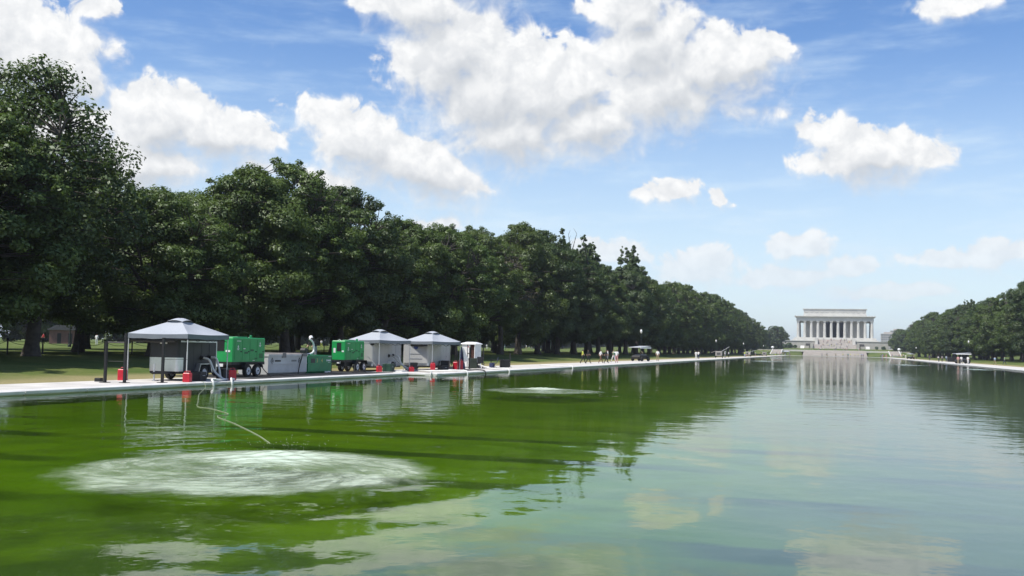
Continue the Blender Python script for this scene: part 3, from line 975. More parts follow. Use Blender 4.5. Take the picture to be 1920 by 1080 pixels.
def tree_meshes(seed, H=20.0, style='vase', RAD=7.0, base=0.20, nclump=118, per=360, size=0.225, mat=None, spikes=0, bare=0, trunk_r=0.45):
    rs = np.random.RandomState(seed)
    rd = random.Random(seed)
    tb = MB()
    h0 = H * rd.uniform(0.22, 0.28)
    lean = Vector((rd.uniform(-.4, .4), rd.uniform(-.4, .4), 0))
    top = Vector((0, 0, h0)) + lean
    tb.tube([(0, 0, -0.4), (0, 0, 0.15), (lean.x * .1, lean.y * .1, 0.9), (lean.x * .5, lean.y * .5, h0 * .55), top], [trunk_r * 1.9, trunk_r * 1.45, trunk_r * 1.05, trunk_r * 0.9, trunk_r * 0.85], 10, False)
    nodes = []
    nl = rd.randint(5, 7)
    for k in range(nl):
        az_ = 2 * math.pi * (k + rd.uniform(-.25, .25)) / nl
        reach = RAD * rd.uniform(.45, .8)
        ztop = H * rd.uniform(.72, .9)
        if k == 0: reach *= 0.2
        st = top - Vector((0, 0, rd.uniform(0, h0 * .25)))
        pts = []
        for i in range(6):
            t = i / 5
            rr = reach * (t ** 1.25)
            pts.append(Vector((st.x + rr * math.cos(az_ + t * .3) + rd.uniform(-.25, .25) * t, st.y + rr * math.sin(az_ + t * .3) + rd.uniform(-.25, .25) * t, st.z + (ztop - st.z) * t ** 0.85)))
        rr_ = [trunk_r * x for x in (.55, .45, .36, .27, .17, .08)]
        tb.tube(pts, rr_, 7, False)
        for i in range(5):
            for q in (0.0, .5):
                nodes.append(pts[i].lerp(pts[i + 1], q))
    # clump centres fill the crown envelope, denser outside
    zb = H * base
    C, RR = [], []
    lump = [(rd.uniform(0, 2 * math.pi), rd.uniform(0.2, 0.95), rd.uniform(-.22, .22)) for _ in range(9)]
    tries = 0
    while len(C) < nclump and tries < 9000:
        tries += 1
        t = rd.random() ** 0.9
        th = rd.uniform(0, 2 * math.pi)
        r_env = RAD * crown_radius(t, style)
        for (la, lt, lv) in lump:
            dd = abs((th - la + math.pi) % (2 * math.pi) - math.pi)
            r_env *= 1 + lv * math.exp(-(dd / .7) ** 2 - ((t - lt) / .18) ** 2)
        q = math.sqrt(rd.uniform(0.12, 1.0))
        z = zb + (H - zb) * t
        p = (r_env * q * math.cos(th), r_env * q * math.sin(th), z)
        cr = rd.choice((.7, .9, 1.1, 1.3, 1.55, 1.75)) * rd.uniform(.9, 1.1) * (0.72 if t > .85 else 1)
        if any((p[0] - c[0]) ** 2 + (p[1] - c[1]) ** 2 + (p[2] - c[2]) ** 2 < (0.75 * cr) ** 2 for c in C):
            continue
        C.append(p); RR.append(cr)
    # small sprays that break the outline
    for k in range(80):
        t = rd.uniform(.15, 1.0); th = rd.uniform(0, 6.283)
        q = RAD * crown_radius(t, style) * rd.uniform(.98, 1.20)
        C.append((q * math.cos(th), q * math.sin(th), zb + (H - zb) * t * rd.uniform(.98, 1.05))); RR.append(rd.uniform(.3, .6))
    # upright leafy or bare shoots standing out of the crown
    for k in range(spikes):
        th = rd.uniform(0, 2 * math.pi); r0 = RAD * rd.uniform(.1, .7)
        x, y = r0 * math.cos(th), r0 * math.sin(th)
        z0, z1 = H * rd.uniform(.7, .8), H * rd.uniform(1.0, 1.26)
        dx, dy = rd.uniform(-2.2, 2.2), rd.uniform(-2.2, 2.2)
        sh = [Vector((x + dx * t, y + dy * t, z0 + (z1 - z0) * t)) for t in (0, .35, .7, 1)]
        tb.tube(sh, [.16, .12, .08, .03], 6, False)
        if k >= bare:
            for i in range(34):
                t = rd.random() ** .8
                q = sh[0].lerp(sh[3], t); w_ = .75 * (1.15 - t)
                C.append((q.x + rd.gauss(0, w_), q.y + rd.gauss(0, w_), q.z + rd.uniform(-.4, .4))); RR.append(rd.uniform(.2, .45) * (1.2 - .4 * t))
        else:
            for i in range(9):
                q = sh[0].lerp(sh[3], .3 + .7 * i / 8)
                a2 = rd.uniform(0, 6.28); L2 = rd.uniform(.5, 1.3)
                tb.tube([q, q + Vector((math.cos(a2) * L2 * .6, math.sin(a2) * L2 * .6, L2))], [.04, .015], 5, False)
    # branches reach each clump
    for c in C[:nclump + 80]:
        cv = Vector(c)
        best = min(nodes, key=lambda n_: (n_ - cv).length + max(0, n_.z - cv.z) * 1.5)
        mid = best.lerp(cv, .5) + Vector((rd.uniform(-.3, .3), rd.uniform(-.3, .3), rd.uniform(0, .5)))
        tb.tube([best, mid, cv], [.085, .055, .02], 5, False)
    crown = leaf_cloud(rs, np.array(C), np.array(RR) * 1.12, per, size, mat=mat or leaf_m)
    tro = tb.build('trunk', bark_m, smooth=True)
    trunk = tro.data
    bpy.data.objects.remove(tro)
    return trunk, crown

VAR = {}
for i, kw in enumerate([dict(H=20, RAD=7.2, base=.18), dict(H=20, RAD=6.6, style='round', base=.13), dict(H=20, RAD=7.6, base=.15), dict(H=20, RAD=6.2, style='tall', base=.22), dict(H=20, RAD=7.0, mat=leaf_dk, base=.17), dict(H=20, RAD=6.8, style='round', base=.11)]):
    VAR['elm%d' % i] = tree_meshes(100 + i, **kw)
VAR['spiky0'] = tree_meshes(201, H=18, RAD=6.2, style='round', spikes=7, bare=3, mat=leaf_dk, nclump=130)
VAR['spiky1'] = tree_meshes(202, H=18, RAD=6.0, style='tall', spikes=6, bare=0, mat=leaf_dk, nclump=130)
VAR['lead0'] = tree_meshes(203, H=21, RAD=6.4, style='tall', nclump=170, per=110, mat=leaf_dk, base=.24)
VAR['thin'] = tree_meshes(204, H=20, RAD=5.6, style='round', nclump=60, per=38, size=.28, mat=dead_m, base=.35)
VAR['far0'] = tree_meshes(205, H=16, RAD=7.4, style='round', base=.08, nclump=110, per=90, size=.55)
VAR['far1'] = tree_meshes(206, H=16, RAD=7.0, style='vase', base=.07, nclump=110, per=90, size=.55, mat=leaf_dk)

def plant_tree(kind, x, y, height, rz, label, group, name='elm_tree', wide=1.0):
    tr, cr = VAR[kind]
    H0 = {'spiky0': 22, 'spiky1': 22, 'lead0': 21, 'far0': 16, 'far1': 16}.get(kind, 20.0)
    s = height / H0
    e = empty(name, (x, y, gz(x, y) - 0.05), rz, label, 'tree', group)
    e.scale = (s ** 0.5 * wide, s ** 0.5 * wide, s)
    t = meshobj('trunk', tr, e)
    c = meshobj('crown', cr, e)
    return e

rt = random.Random(31)
ELM = ['elm0', 'elm1', 'elm2', 'elm3', 'elm4', 'elm5']
# the skyline of the left elms: height needed at each distance along the row
HF = [(40, 15.5), (47, 16.6), (52, 15.6), (57, 13.2), (62, 12.6), (70, 15.6), (78, 17.4), (84, 17.3), (90, 15.6), (100, 15.0), (110, 16.0), (120, 16.4), (135, 18.4), (150, 20.4), (164, 20.2), (180, 18.5), (200, 19.0), (250, 20.5), (285, 21), (335, 22), (410, 22.5), (535, 20.5), (600, 19)]
TENS = ['', '', 'twenty', 'thirty', 'forty', 'fifty']
def ordinal(n):
    if n < 20: return ORD[n]
    t, u = divmod(n + 1, 10)
    return TENS[t][:-1] + 'ieth' if u == 0 else TENS[t] + '-' + ORD[u - 1]
ORD = ['first', 'second', 'third', 'fourth', 'fifth', 'sixth', 'seventh', 'eighth', 'ninth', 'tenth', 'eleventh', 'twelfth', 'thirteenth', 'fourteenth', 'fifteenth', 'sixteenth', 'seventeenth', 'eighteenth', 'nineteenth', 'twentieth']
front = [36.5, 43.5, 50.0, 60.5, 70.5, 79.6, 88.0, 97.0, 104.5, 113, 121.5, 131, 141, 150, 160, 170, 181, 192, 203, 215]
y = 226.0
while y < 600:
    front.append(y); y += rt.uniform(10, 13)
SPEC = {50.0: ('lead0', 18.9, 'tall dark elm with open leader top near the left picture edge'),
        141: ('thin', 16.5, 'thin brown half dead elm in the left front row'),
        181: ('spiky0', 23.5, 'ragged elm with bare upright twigs in the left front row'),
        203: ('spiky1', 23.0, 'ragged elm with dark leafy spires in the left front row'),
        226.0: ('spiky1', 25.0, 'ragged elm with tufted leaning shoots in the left front row')}
for i, y in enumerate(front):
    k = ELM[rt.randrange(6)]
    h = lerp(y, HF) * (rt.uniform(.95, 1.03) if y < 175 else rt.uniform(.84, 1.06))
    lab = '%s elm from the left in the front row on the left bank' % ordinal(i)
    if y in SPEC:
        k, h, lab = SPEC[y]
    plant_tree(k, -46 + rt.uniform(-1, 1) + (0.8 if y > 200 else 0), y, h - 0.9, rt.uniform(0, 6.28), lab, 'elms in the front row on the left bank')
y = 44.0
i = 0
while y < 560:
    h = lerp(y * 0.79, HF) * rt.uniform(1.0, 1.14)
    k = ELM[rt.randrange(6)]
    if 215 < y < 345 and i % 2 == 0: k, h = rt.choice(['spiky0', 'spiky1']), h * rt.uniform(1.02, 1.16)
    plant_tree(k, -58 + rt.uniform(-1.5, 1.5), y, h - 1, rt.uniform(0, 6.28), 'elm half hidden in the second row behind the left front elms', 'elms in the second row on the left bank')
    y += rt.uniform(10, 13.5) if y < 300 else rt.uniform(15, 22); i += 1
y = 52.0
while y < 260:
    plant_tree(ELM[rt.randrange(6)], -71 + rt.uniform(-2, 2), y, rt.uniform(15.5, 18), rt.uniform(0, 6.28), 'elm deep in the shade behind two rows on the left bank', 'elms in the third row on the left bank')
    y += rt.uniform(13, 17)
# dense trees far across the sunny lawn
y = 96.0
while y < 1150:
    plant_tree('far%d' % rt.randrange(2), -176 - rt.uniform(0, 14), y, rt.uniform(13, 18), rt.uniform(0, 6.28), 'distant tree closing the sunny lawn behind the left elms', 'distant trees across the lawn', 'park_tree')
    y += rt.uniform(8, 11) if y < 500 else rt.uniform(11, 15)
y = 300.0
while y < 1100:
    plant_tree('far%d' % rt.randrange(2), 120 + rt.uniform(0, 14), y, rt.uniform(13, 17), rt.uniform(0, 6.28), 'distant tree behind the right bank elms', 'distant trees behind the right bank', 'park_tree')
    y += rt.uniform(11, 15)
# the right bank
HR = [(270, 20.5), (310, 19), (360, 19.2), (420, 20.5), (510, 21), (600, 20)]
y, i = 262.0, 0
while y < 606:
    k = ELM[rt.randrange(6)]; h = lerp(y, HR) * rt.uniform(.8, 1.05); lab = '%s elm from the right picture edge in the front row on the right bank' % ordinal(i)
    if i in (5, 9, 11): k, h, lab = 'spiky1', h * 1.16, ('ragged elm with dark leaning tufts on the right bank' if i == 9 else 'ragged elm nearest the right picture edge on the right bank' if i == 5 else 'ragged elm with sparse upright shoots on the right bank')
    plant_tree(k, 45 + rt.uniform(-1, 1), y, h - 1, rt.uniform(0, 6.28), lab, 'elms in the front row on the right bank')
    y += rt.uniform(10, 13); i += 1
y = 270.0
while y < 640:
    plant_tree(ELM[rt.randrange(6)], 57 + rt.uniform(-1.5, 1.5), y, lerp(y, HR) * rt.uniform(.78, 1.12), rt.uniform(0, 6.28), 'elm half hidden in the second row on the right bank', 'elms in the second row on the right bank')
    y += rt.uniform(14, 19)
# groves round the memorial
for (x0, x1, y0, y1, n, h0, h1, side) in ((-66, -40, 790, 850, 9, 12, 17, 'left'), (-110, -62, 640, 800, 12, 13, 17, 'left'), (42, 64, 800, 860, 9, 13, 17, 'right'), (56, 105, 650, 800, 13, 14, 18, 'right'), (-62, -39, 690, 785, 8, 13, 17, 'left'), (41, 64, 690, 785, 8, 12, 15, 'right')):
    for i in range(n):
        x, y = rt.uniform(x0, x1), rt.uniform(y0, y1)
        plant_tree('far%d' % rt.randrange(2), x, y, rt.uniform(h0, h1), rt.uniform(0, 6.28), 'rounded tree in the grove on the %s of the memorial' % side, 'trees on the %s of the memorial' % side, 'park_tree')
# shrubs on the terrace lawn
rs_ = np.random.RandomState(77)
shrub_me = leaf_cloud(rs_, np.array([(rs_.uniform(-1, 1), rs_.uniform(-1, 1), rs_.uniform(.4, 2.0)) for _ in range(22)]), rs_.uniform(.6, .95, 22), 60, .4, name='crown', mat=bush_m)
for (x, y, s) in ((-33.5, 815, 1.7), (-37, 812, 1.2), (-29, 803, 1.0), (-44, 808, 1.4), (30, 806, .9), (35, 812, 1.0)):
    e = empty('shrub', (x, y, gz(x, y)), x, 'round clipped shrub before the memorial terrace wall', 'shrub', 'shrubs before the terrace wall')
    e.scale = (s, s, s)
    meshobj('crown', shrub_me, e)
    b = MB(); b.tube([(0, 0, -.1), (0, 0, 1)], .08, 6); b.build('trunk', bark_m, e)

# ------------------------------------------------------------------ plant on the left promenade
GZ = 0.286     # top of the promenade
def tent(cx, cy, s, rz, label, group, zb=GZ):
    e = empty('canopy_tent', (cx, cy, zb), rz, label, 'tent', group)
    zt, zv, zp = 2.14, 1.93, 2.86
    n = 10
    c = MB()
    # four sagging roof panels up to the vent opening
    q0 = 0.14
    corners = [(-s, -s), (s, -s), (s, s), (-s, s)]
    for k in range(4):
        a, b_ = Vector(corners[k]), Vector(corners[(k + 1) % 4])
        vs, fs = [], []
        for i in range(n + 1):
            t = i / n
            f = 1 - t * (1 - q0)
            for j in range(n + 1):
                u = j / n
                p = a.lerp(b_, u) * f
                arch = math.sin(math.pi * u)
                z = zt + (zp - .10 - zt) * t - 0.10 * arch * math.sin(math.pi * min(1, t * 1.0)) - 0.03 * arch * (1 - t)
                vs.append((p.x, p.y, z))
        for i in range(n):
            for j in range(n):
                fs.append((i * (n + 1) + j, i * (n + 1) + j + 1, (i + 1) * (n + 1) + j + 1, (i + 1) * (n + 1) + j))
        c._add(vs, fs)
    co = c.build('canopy', canvas_m, e)
    so_ = co.modifiers.new('thickness', 'SOLIDIFY'); so_.thickness = 0.012
    # valance
    v = MB()
    for k in range(4):
        a, b_ = Vector(corners[k]) * 1.004, Vector(corners[(k + 1) % 4]) * 1.004
        vs, fs = [], []
        for j in range(13):
            u = j / 12
            p = a.lerp(b_, u)
            sag = -0.03 * math.sin(math.pi * u)
            vs += [(p.x, p.y, zt + sag), (p.x, p.y, zv + sag - 0.012 * math.sin(u * 19))]
        fs = [(2 * j, 2 * j + 1, 2 * j + 3, 2 * j + 2) for j in range(12)]
        v._add(vs, fs)
    vo = v.build('valance', canvas_d, e)
    mo = vo.modifiers.new('thickness', 'SOLIDIFY'); mo.thickness = 0.008
    # raised vent cap
    h = MB()
    r1 = s * 0.27
    vs = [(-r1, -r1, zp - .13), (r1, -r1, zp - .13), (r1, r1, zp - .13), (-r1, r1, zp - .13)]
    for k in range(4):
        pass
    n2 = 6
    for k in range(4):
        a, b_ = Vector((corners[k][0] / s * r1, corners[k][1] / s * r1)), Vector((corners[(k + 1) % 4][0] / s * r1, corners[(k + 1) % 4][1] / s * r1))
        vs, fs = [], []
        for i in range(n2 + 1):
            t = i / n2
            for j in range(n2 + 1):
                u = j / n2
                p = a.lerp(b_, u) * (1 - t)
                z = zp - .15 + .17 * math.sin(t * math.pi / 2) + 0.075 * math.sin(math.pi * u) * (1 - t)
                vs.append((p.x, p.y, z))
        for i in range(n2):
            for j in range(n2):
                fs.append((i * (n2 + 1) + j, i * (n2 + 1) + j + 1, (i + 1) * (n2 + 1) + j + 1, (i + 1) * (n2 + 1) + j))
        h._add(vs, fs)
    h.build('vent_cap', canvas_m, e, smooth=False)
    for (x, y) in corners:
        l = MB()
        k = (s - .03) / s
        l.box(x * k - .02, x * k + .02, y * k - .02, y * k + .02, 0, 1.35)
        l.box(x * k - .015, x * k + .015, y * k - .015, y * k + .015, 1.35, 2.12)
        l.box(x * k - .06, x * k + .06, y * k - .06, y * k + .06, 0, .012)
        l.build('leg', pole_m, e)
    t = MB()
    for k in range(4):
        a, b_ = Vector(corners[k]) * .97, Vector(corners[(k + 1) % 4]) * .97
        for i in range(4):
            p, q = a.lerp(b_, i / 4), a.lerp(b_, (i + 1) / 4)
            za, zb_ = (2.02, 1.80) if i % 2 == 0 else (1.80, 2.02)
            t.tube([(p.x, p.y, za), (q.x, q.y, zb_)], .011, 5)
            t.tube([(p.x, p.y, 1.80 if za > 1.9 else 2.02), (q.x, q.y, 2.02 if zb_ < 1.9 else 1.80)], .011, 5)
    for (x, y) in corners:
        t.tube([(x * .97, y * .97, 1.98), (x * .5, y * .5, 2.2), (0, 0, 2.6)], .012, 5)
    t.build('roof_truss', black_st, e)
    rw = MB(); rw.tube([(-s * .95, -s * .93, 1.84), (0, -s * .93, 1.80), (s * .55, -s * .93, 1.84)], .075, 8); rw.build('rolled_side_wall', black_st, e)
    return e
TG = 'grey canopy tents over the trailers'
tent(-29.05, 40.3, 1.60, 0, 'largest grey canopy tent over the charcoal trailer', TG)
tent(-30.1, 64.35, 1.52, R(-20), 'grey canopy tent next to the second green generator', TG)
tent(-28.45, 69.95, 1.50, R(-22), 'grey canopy tent beside the white booth', TG)

def wheel(parent, x, y, r, w=0.2):
    t = MB()
    t.lathe([(r * .62, x - w / 2), (r * .93, x - w / 2), (r, x - w * .32), (r, x + w * .32), (r * .93, x + w / 2), (r * .62, x + w / 2)], 20, (0, y, r), 'x', False)
    ty = t.build('wheel', rubber, parent, smooth=False)
    d = MB(); d.lathe([(r * .60, x - w * .38), (r * .60, x + w * .42), (r * .52, x + w * .36), (r * .42, x + w * .30), (r * .30, x + w * .46), (r * .12, x + w * .5)], 20, (0, y, r), 'x')
    d.build('rim', pmat('rim_steel', (.70, .70, .71), .4, .0), ty)
    hb = MB(); hb.lathe([(r * .15, x + w * .5), (r * .12, x + w * .62)], 10, (0, y, r), 'x'); hb.build('hub', black_st, ty)
    return ty

def cargo_trailer(x, y, L, w, z0, z1, skin, guard, label, group, axle=0.62, dark=False, ports=()):
    """pool side at local x=0, front at local y=0"""
    e = empty('cargo_trailer', (x, y, GZ), 0, label, 'trailer', group)
    rc = 0.16
    poly = [(-w, L), (0, L)]
    for i in range(6):
        a = i / 5 * math.pi / 2
        poly.append((-rc + rc * math.cos(-a), rc - rc * math.sin(a)))
    for i in range(6):
        a = i / 5 * math.pi / 2
        poly.append((-w + rc - rc * math.sin(a), rc - rc * math.cos(a)))
    b = MB(); b.prism(poly, 'z', z0, z1)
    b.build('body', skin, e)
    # roof with rolled edge
    pr = [(px * 1.0, py) for px, py in poly]
    b = MB(); b.prism([(-w / 2 + (px + w / 2) * 1.012, L / 2 + (py - L / 2) * 1.006) for px, py in pr], 'z', z1, z1 + .05)
    b.prism([(-w / 2 + (px + w / 2) * .9, L / 2 + (py - L / 2) * .95) for px, py in pr], 'z', z1 + .05, z1 + .09)
    b.build('roof', white_tr if not dark else charcoal, e)
    # aluminium guard round the lower front
    gpoly = [(-w / 2 + (px + w / 2) * (1 + .012 / w * 2), py - .01 if py < rc else py) for px, py in poly[2:]] + [(-w - .01, rc + .2), (0.01, rc + .2)]
    b = MB(); b.prism([(0.012, rc + .22)] + [(px * 1.0 + (.012 if px > -w / 2 else -.012), py - .012) for px, py in poly[2:]] + [(-w - .012, rc + .22)], 'z', z0 + .01, z0 + (z1 - z0) * guard)
    b.build('stone_guard', alu, e)
    b = MB(); b.box(-w + .02, -.02, .1, L - .02, z0 - .10, z0 - .002)
    b.build('chassis', black_st, e)
    b = MB(); b.tube([(-.3, .1, z0 - .06), (-w / 2, -.75, z0 - .06)], .05, 6); b.tube([(-w + .3, .1, z0 - .06), (-w / 2, -.75, z0 - .06)], .05, 6)
    b.build('tongue', black_st, e)
    b = MB(); b.tube([(-w / 2, -.62, 0.0), (-w / 2, -.62, z0 + .35)], .035, 8); b.lathe([(.09, 0), (.09, .03)], 10, (-w / 2, -.62, 0))
    b.build('jack', pole_m, e)
    ay = L * axle
    wheel(e, .10, ay, .34); wheel(e, -w - .10, ay, .34)
    f = MB()
    f.prism([(ay - .55, z0 - .05), (ay - .40, z0 + .36), (ay + .40, z0 + .36), (ay + .55, z0 - .05), (ay + .50, z0 - .05), (ay + .37, z0 + .32), (ay - .37, z0 + .32), (ay - .50, z0 - .05)], 'x', .005, .24)
    f.build('fender', alu if dark else white_p, e)
    f = MB(); f.prism([(ay - .5, z0 - .05), (ay - .37, z0 + .32), (ay + .37, z0 + .32), (ay + .5, z0 - .05)], 'x', .003, .008); f.build('wheel_well', rubber, e)
    # vertical skin seams and corner trim
    s = MB()
    k = 0.55
    while k < L - .1:
        s.box(-.001, .006, k, k + .03, z0 + .02, z1 - .02); k += .61
    s.build('skin_seam', skin, e)
    s = MB(); s.box(-.03, .012, L - .05, L + .01, z0, z1); s.build('corner_trim', alu, e)
    s = MB(); s.box(-w - .01, -w + .03, L - .05, L + .01, z0, z1); s.build('corner_trim', alu, e)
    s = MB(); s.box(.002, .014, rc, L - .05, z1 - .07, z1 - .002); s.build('roof_trim', alu, e)
    s = MB(); s.box(-w * .62, -w * .38, -.02, -.004, z1 - .16, z1 - .09); s.build('name_plate', decal_w, e)
    for (py, pz) in ports:
        p = MB(); p.lathe([(.12, .0), (.12, .03), (.08, .035), (.08, .10)], 14, (0, py, pz), 'x'); p.build('hose_port', black_st, e)
    d = MB(); d.box(-.002, .01, L * .80, L * .97, z0 + .05, z1 - .12); d.box(.01, .035, L * .82, L * .84, z0 + .6, z0 + .72)
    d.build('side_door', skin, e)
    return e
CG = 'cargo trailers parked under the tents'
cargo_trailer(-28.5, 39.5, 3.0, 1.6, .42, 1.84, charcoal, .45, 'charcoal cargo trailer with bare metal front under the largest tent', CG, .60, True, ((1.78, 1.05), (2.38, 1.08)))
cargo_trailer(-29.8, 62.75, 4.6, 2.0, .34, 1.90, white_tr, .12, 'white cargo trailer behind the second green generator', CG, .62, False, ((2.5, 1.05), (3.2, 1.08)))
ct = cargo_trailer(-28.3, 68.9, 4.4, 2.0, .34, 1.90, white_tr, .12, 'white cargo trailer with a round blue badge on its front', CG, .62, False)
b = MB(); b.lathe([(.17, -.03), (.17, -.012)], 18, (-.98, 0, 1.70), 'y'); b.build('badge', decal_b, ct)
b = MB(); b.box(-1.5, -.5, -.03, -.012, .85, .90); b.box(-1.5, -.5, -.03, -.012, 1.2, 1.23); b.build('front_rail', pole_m, ct)

def text_mesh(name, body, size, mat, parent, loc, rot):
    cu = bpy.data.curves.new(name, 'FONT')
    cu.body = body; cu.size = size; cu.extrude = 0.004; cu.align_x = 'CENTER'; cu.align_y = 'CENTER'
    cu.resolution_u = 3
    tmp = bpy.data.objects.new(name + '_tmp', cu)
    COL.objects.link(tmp)
    dg = bpy.context.evaluated_depsgraph_get()
    me = bpy.data.meshes.new_from_object(tmp.evaluated_get(dg))
    bpy.data.objects.remove(tmp)
    me.materials.clear(); me.materials.append(mat)
    o = meshobj(name, me, parent)
    o.location = loc; o.rotation_euler = rot
    return o
SIDE = (R(90), 0, R(90))      # lettering on a face towards the pool (+X)

def emblem(parent, x, y, z, s, mat=None):
    """small rental-firm mark: a flame-like drop over two bars of lettering"""
    b = MB()
    b.prism([(y, z + s * 1.3), (y + s * .28, z + s * .85), (y + s * .22, z + s * .45), (y, z + s * .3), (y - s * .22, z + s * .45), (y - s * .28, z + s * .85)], 'x', x, x + .006)
    b.box(x, x + .006, y - s * .62, y + s * .62, z - s * .05, z + s * .17)
    b.box(x, x + .006, y - s * .30, y + s * .30, z - s * .32, z - s * .16)
    return b.build('emblem', mat or decal_w, parent)

def generator(x, y, L, w, zbt, ztp, label, wheels_y, nose):
    e = empty('generator_trailer', (x, y, GZ), 0, label, 'generator', 'green generator trailers')
    b = MB(); b.box(-w, 0, 0, L, zbt, ztp, 0.05); b.build('enclosure', green_p, e)
    # doors let into the side: proud panels with gaps
    nd = 4
    for k in range(nd):
        a, c = .12 + k * (L - .24) / nd, .12 + (k + 1) * (L - .24) / nd
        d = MB(); d.box(-.01, .014, a + .015, c - .015, zbt + .08, ztp - .12); do = d.build('door', green_p, e)
        h = MB(); h.box(.014, .035, c - .16, c - .06, zbt + .5, zbt + .56); h.build('handle', black_st, do)
    lo = MB()
    for k in range(5):
        lo.box(.015, .028, L * .80, L * .92, zbt + .20 + k * .05, zbt + .225 + k * .05)
    lo.build('louvre', black_st, e)
    lo = MB(); lo.box(.015, .024, L * .34, L * .44, zbt + .42, zbt + .52); lo.box(.015, .024, L * .52, L * .62, zbt + .55, zbt + .65); lo.box(.015, .024, L * .66, L * .74, zbt + .14, zbt + .20); lo.build('warning_plate', pmat('dark_green_plate', (.006, .09, .03), .5), e)
    lo = MB(); lo.box(.015, .022, L * .30, L * .36, zbt + .66, zbt + .70); lo.box(.015, .022, L * .6, L * .66, zbt + .05, zbt + .08); lo.box(.015, .022, L * .10, L * .22, ztp - .2, ztp - .17); lo.build('sticker', decal_w, e)
    emblem(e, .016, L * .82, ztp - .42, .16)
    emblem(e, .016, L * .14, ztp - .60, .16)
    # end face towards the camera: control panel
    f = MB(); f.box(-w * .62, -w * .30, -.012, .0, zbt + .55, ztp - .14); f.build('control_panel', black_st, e)
    f = MB(); f.box(-w * .25, -w * .10, -.012, 0, zbt + .5, zbt + .60); f.box(-w * .85, -w * .70, -.012, 0, zbt + .45, zbt + .75); f.build('data_label', decal_w, e)
    r_ = MB(); r_.box(-w * .75, -w * .25, L * .35, L * .65, ztp, ztp + .05, .015); r_.lathe([(.07, ztp), (.07, ztp + .12), (.05, ztp + .14)], 12, (-w * .3, L * .8, 0)); r_.build('exhaust_cover', green_d, e)
    for yy in (.1, L - .1):
        q = MB(); q.tube([(-w / 2 - .12, yy, ztp - .01), (-w / 2, yy, ztp + .08), (-w / 2 + .12, yy, ztp - .01)], .015, 6); q.build('lifting_eye', white_p, e)
    ch = MB(); ch.box(-w + .05, -.04, -.05, L + .05, zbt - .16, zbt - .003); ch.box(-w + .2, -.2, .3, L * .55, zbt - .42, zbt - .16, .03); ch.build('chassis', black_st, e)
    tg = MB()
    ye = -1.0 if nose < 0 else L + 1.0
    y1_ = 0 if nose < 0 else L
    tg.tube([(-.35, y1_, zbt - .1), (-w / 2, ye, zbt - .12)], .05, 6); tg.tube([(-w + .35, y1_, zbt - .1), (-w / 2, ye, zbt - .12)], .05, 6)
    tg.tube([(-w / 2, ye * .92 + y1_ * .08, 0), (-w / 2, ye * .92 + y1_ * .08, zbt + .15)], .04, 8)
    tg.build('tongue', black_st, e)
    for wy in wheels_y:
        wheel(e, .06, wy, .33); wheel(e, -w - .06, wy, .33)
    a, c = min(wheels_y) - .45, max(wheels_y) + .45
    fd = MB(); fd.prism([(a, .5), (a + .14, .76), (c - .14, .76), (c, .5), (c - .04, .5), (c - .17, .72), (a + .17, .72), (a + .04, .5)], 'x', -.06, .20); fd.build('fender', black_st, e)
    pl = MB(); pl.box(-w * .55, -w * .3, -.075, -.055, zbt - .25, zbt - .1); pl.build('plate', decal_w, e)
    return e
generator(-29.3, 45.15, 3.05, 1.75, .80, 2.06, 'green trailer generator between the largest tent and grey tank', (1.25, 2.15), 1)
generator(-30.2, 59.4, 2.8, 1.0, .80, 2.04, 'green trailer generator left of the middle canopy tent', (1.55, 2.5), -1)

def tank(x, y, L, w, h, mat, name, label, rib=None):
    e = empty(name, (x, y, .316), 0, label, 'tank')
    b = MB()
    b.prism([(0, .10), (0, h - .10), (-.06, h - .06), (-.06, h), (-w, h), (-w, .10), (-w + .12, 0), (-.12, 0)], 'y', 0, L)
    b.build('shell', mat, e)
    r_ = MB(); r_.box(-.02, .045, -.03, L + .03, h - .10, h + .02); r_.box(-w - .03, -w + .03, -.03, L + .03, h - .10, h + .02); r_.box(-w + .03, -.02, -.03, .05, h - .10, h + .019); r_.box(-w + .03, -.02, L - .05, L + .03, h - .10, h + .019); r_.build('rim', mat, e)
    r_ = MB(); r_.box(-.01, .03, 0, L, h * .52, h * .56); r_.build('rib', mat, e)
    return e
tk = tank(-30.0, 49.7, 4.35, 1.9, 1.12, grey_tank, 'settling_tank', 'long light grey settling tank with diamond marks')
def diamond(parent, y, z, s):
    b = MB()
    for k in range(4):
        a0, a1 = k * math.pi / 2, (k + 1) * math.pi / 2
        P = lambda a, r_: (y + r_ * math.cos(a) * .8, z + r_ * math.sin(a))
        p0, p1, q0, q1 = P(a0, s), P(a1, s), P(a0, s * .72), P(a1, s * .72)
        b.prism([p0, p1, q1, q0], 'x', .002, .012)
    b.prism([(y - s * .3, z - s * .2), (y + s * .3, z - s * .2), (y, z + s * .35)], 'x', .002, .012)
    return b.build('diamond_mark', decal_k, parent)
diamond(tk, .42, .76, .20); diamond(tk, 3.45, .76, .20)
for (a, c) in ((.72, 1.35), (2.55, 3.12)):
    b = MB(); b.box(.002, .01, a, c, .72, .82); b.build('sign_plate', decal_k if a < 1 else pmat('grey_decal', (.2, .2, .2), .6), tk)
for bb in ((-1.6, .06, 1.45, 1.85, .95, 1.22), (-1.5, .05, 3.7, 4.3, 1.02, 1.2)):
    b = MB(); b.box(*bb); b.build('lid_hatch', pmat('grey_hatch', (.24, .22, .21), .7), tk)
b = MB(); b.tube(spline([(-.6, 3.95, 1.25), (-.05, 3.75, 1.18), (.08, 3.6, 1.0), (.1, 3.3, .45), (.2, 3.0, .02)], 6), .03, 7); b.build('drain_hose', rubber, tk, smooth=True)
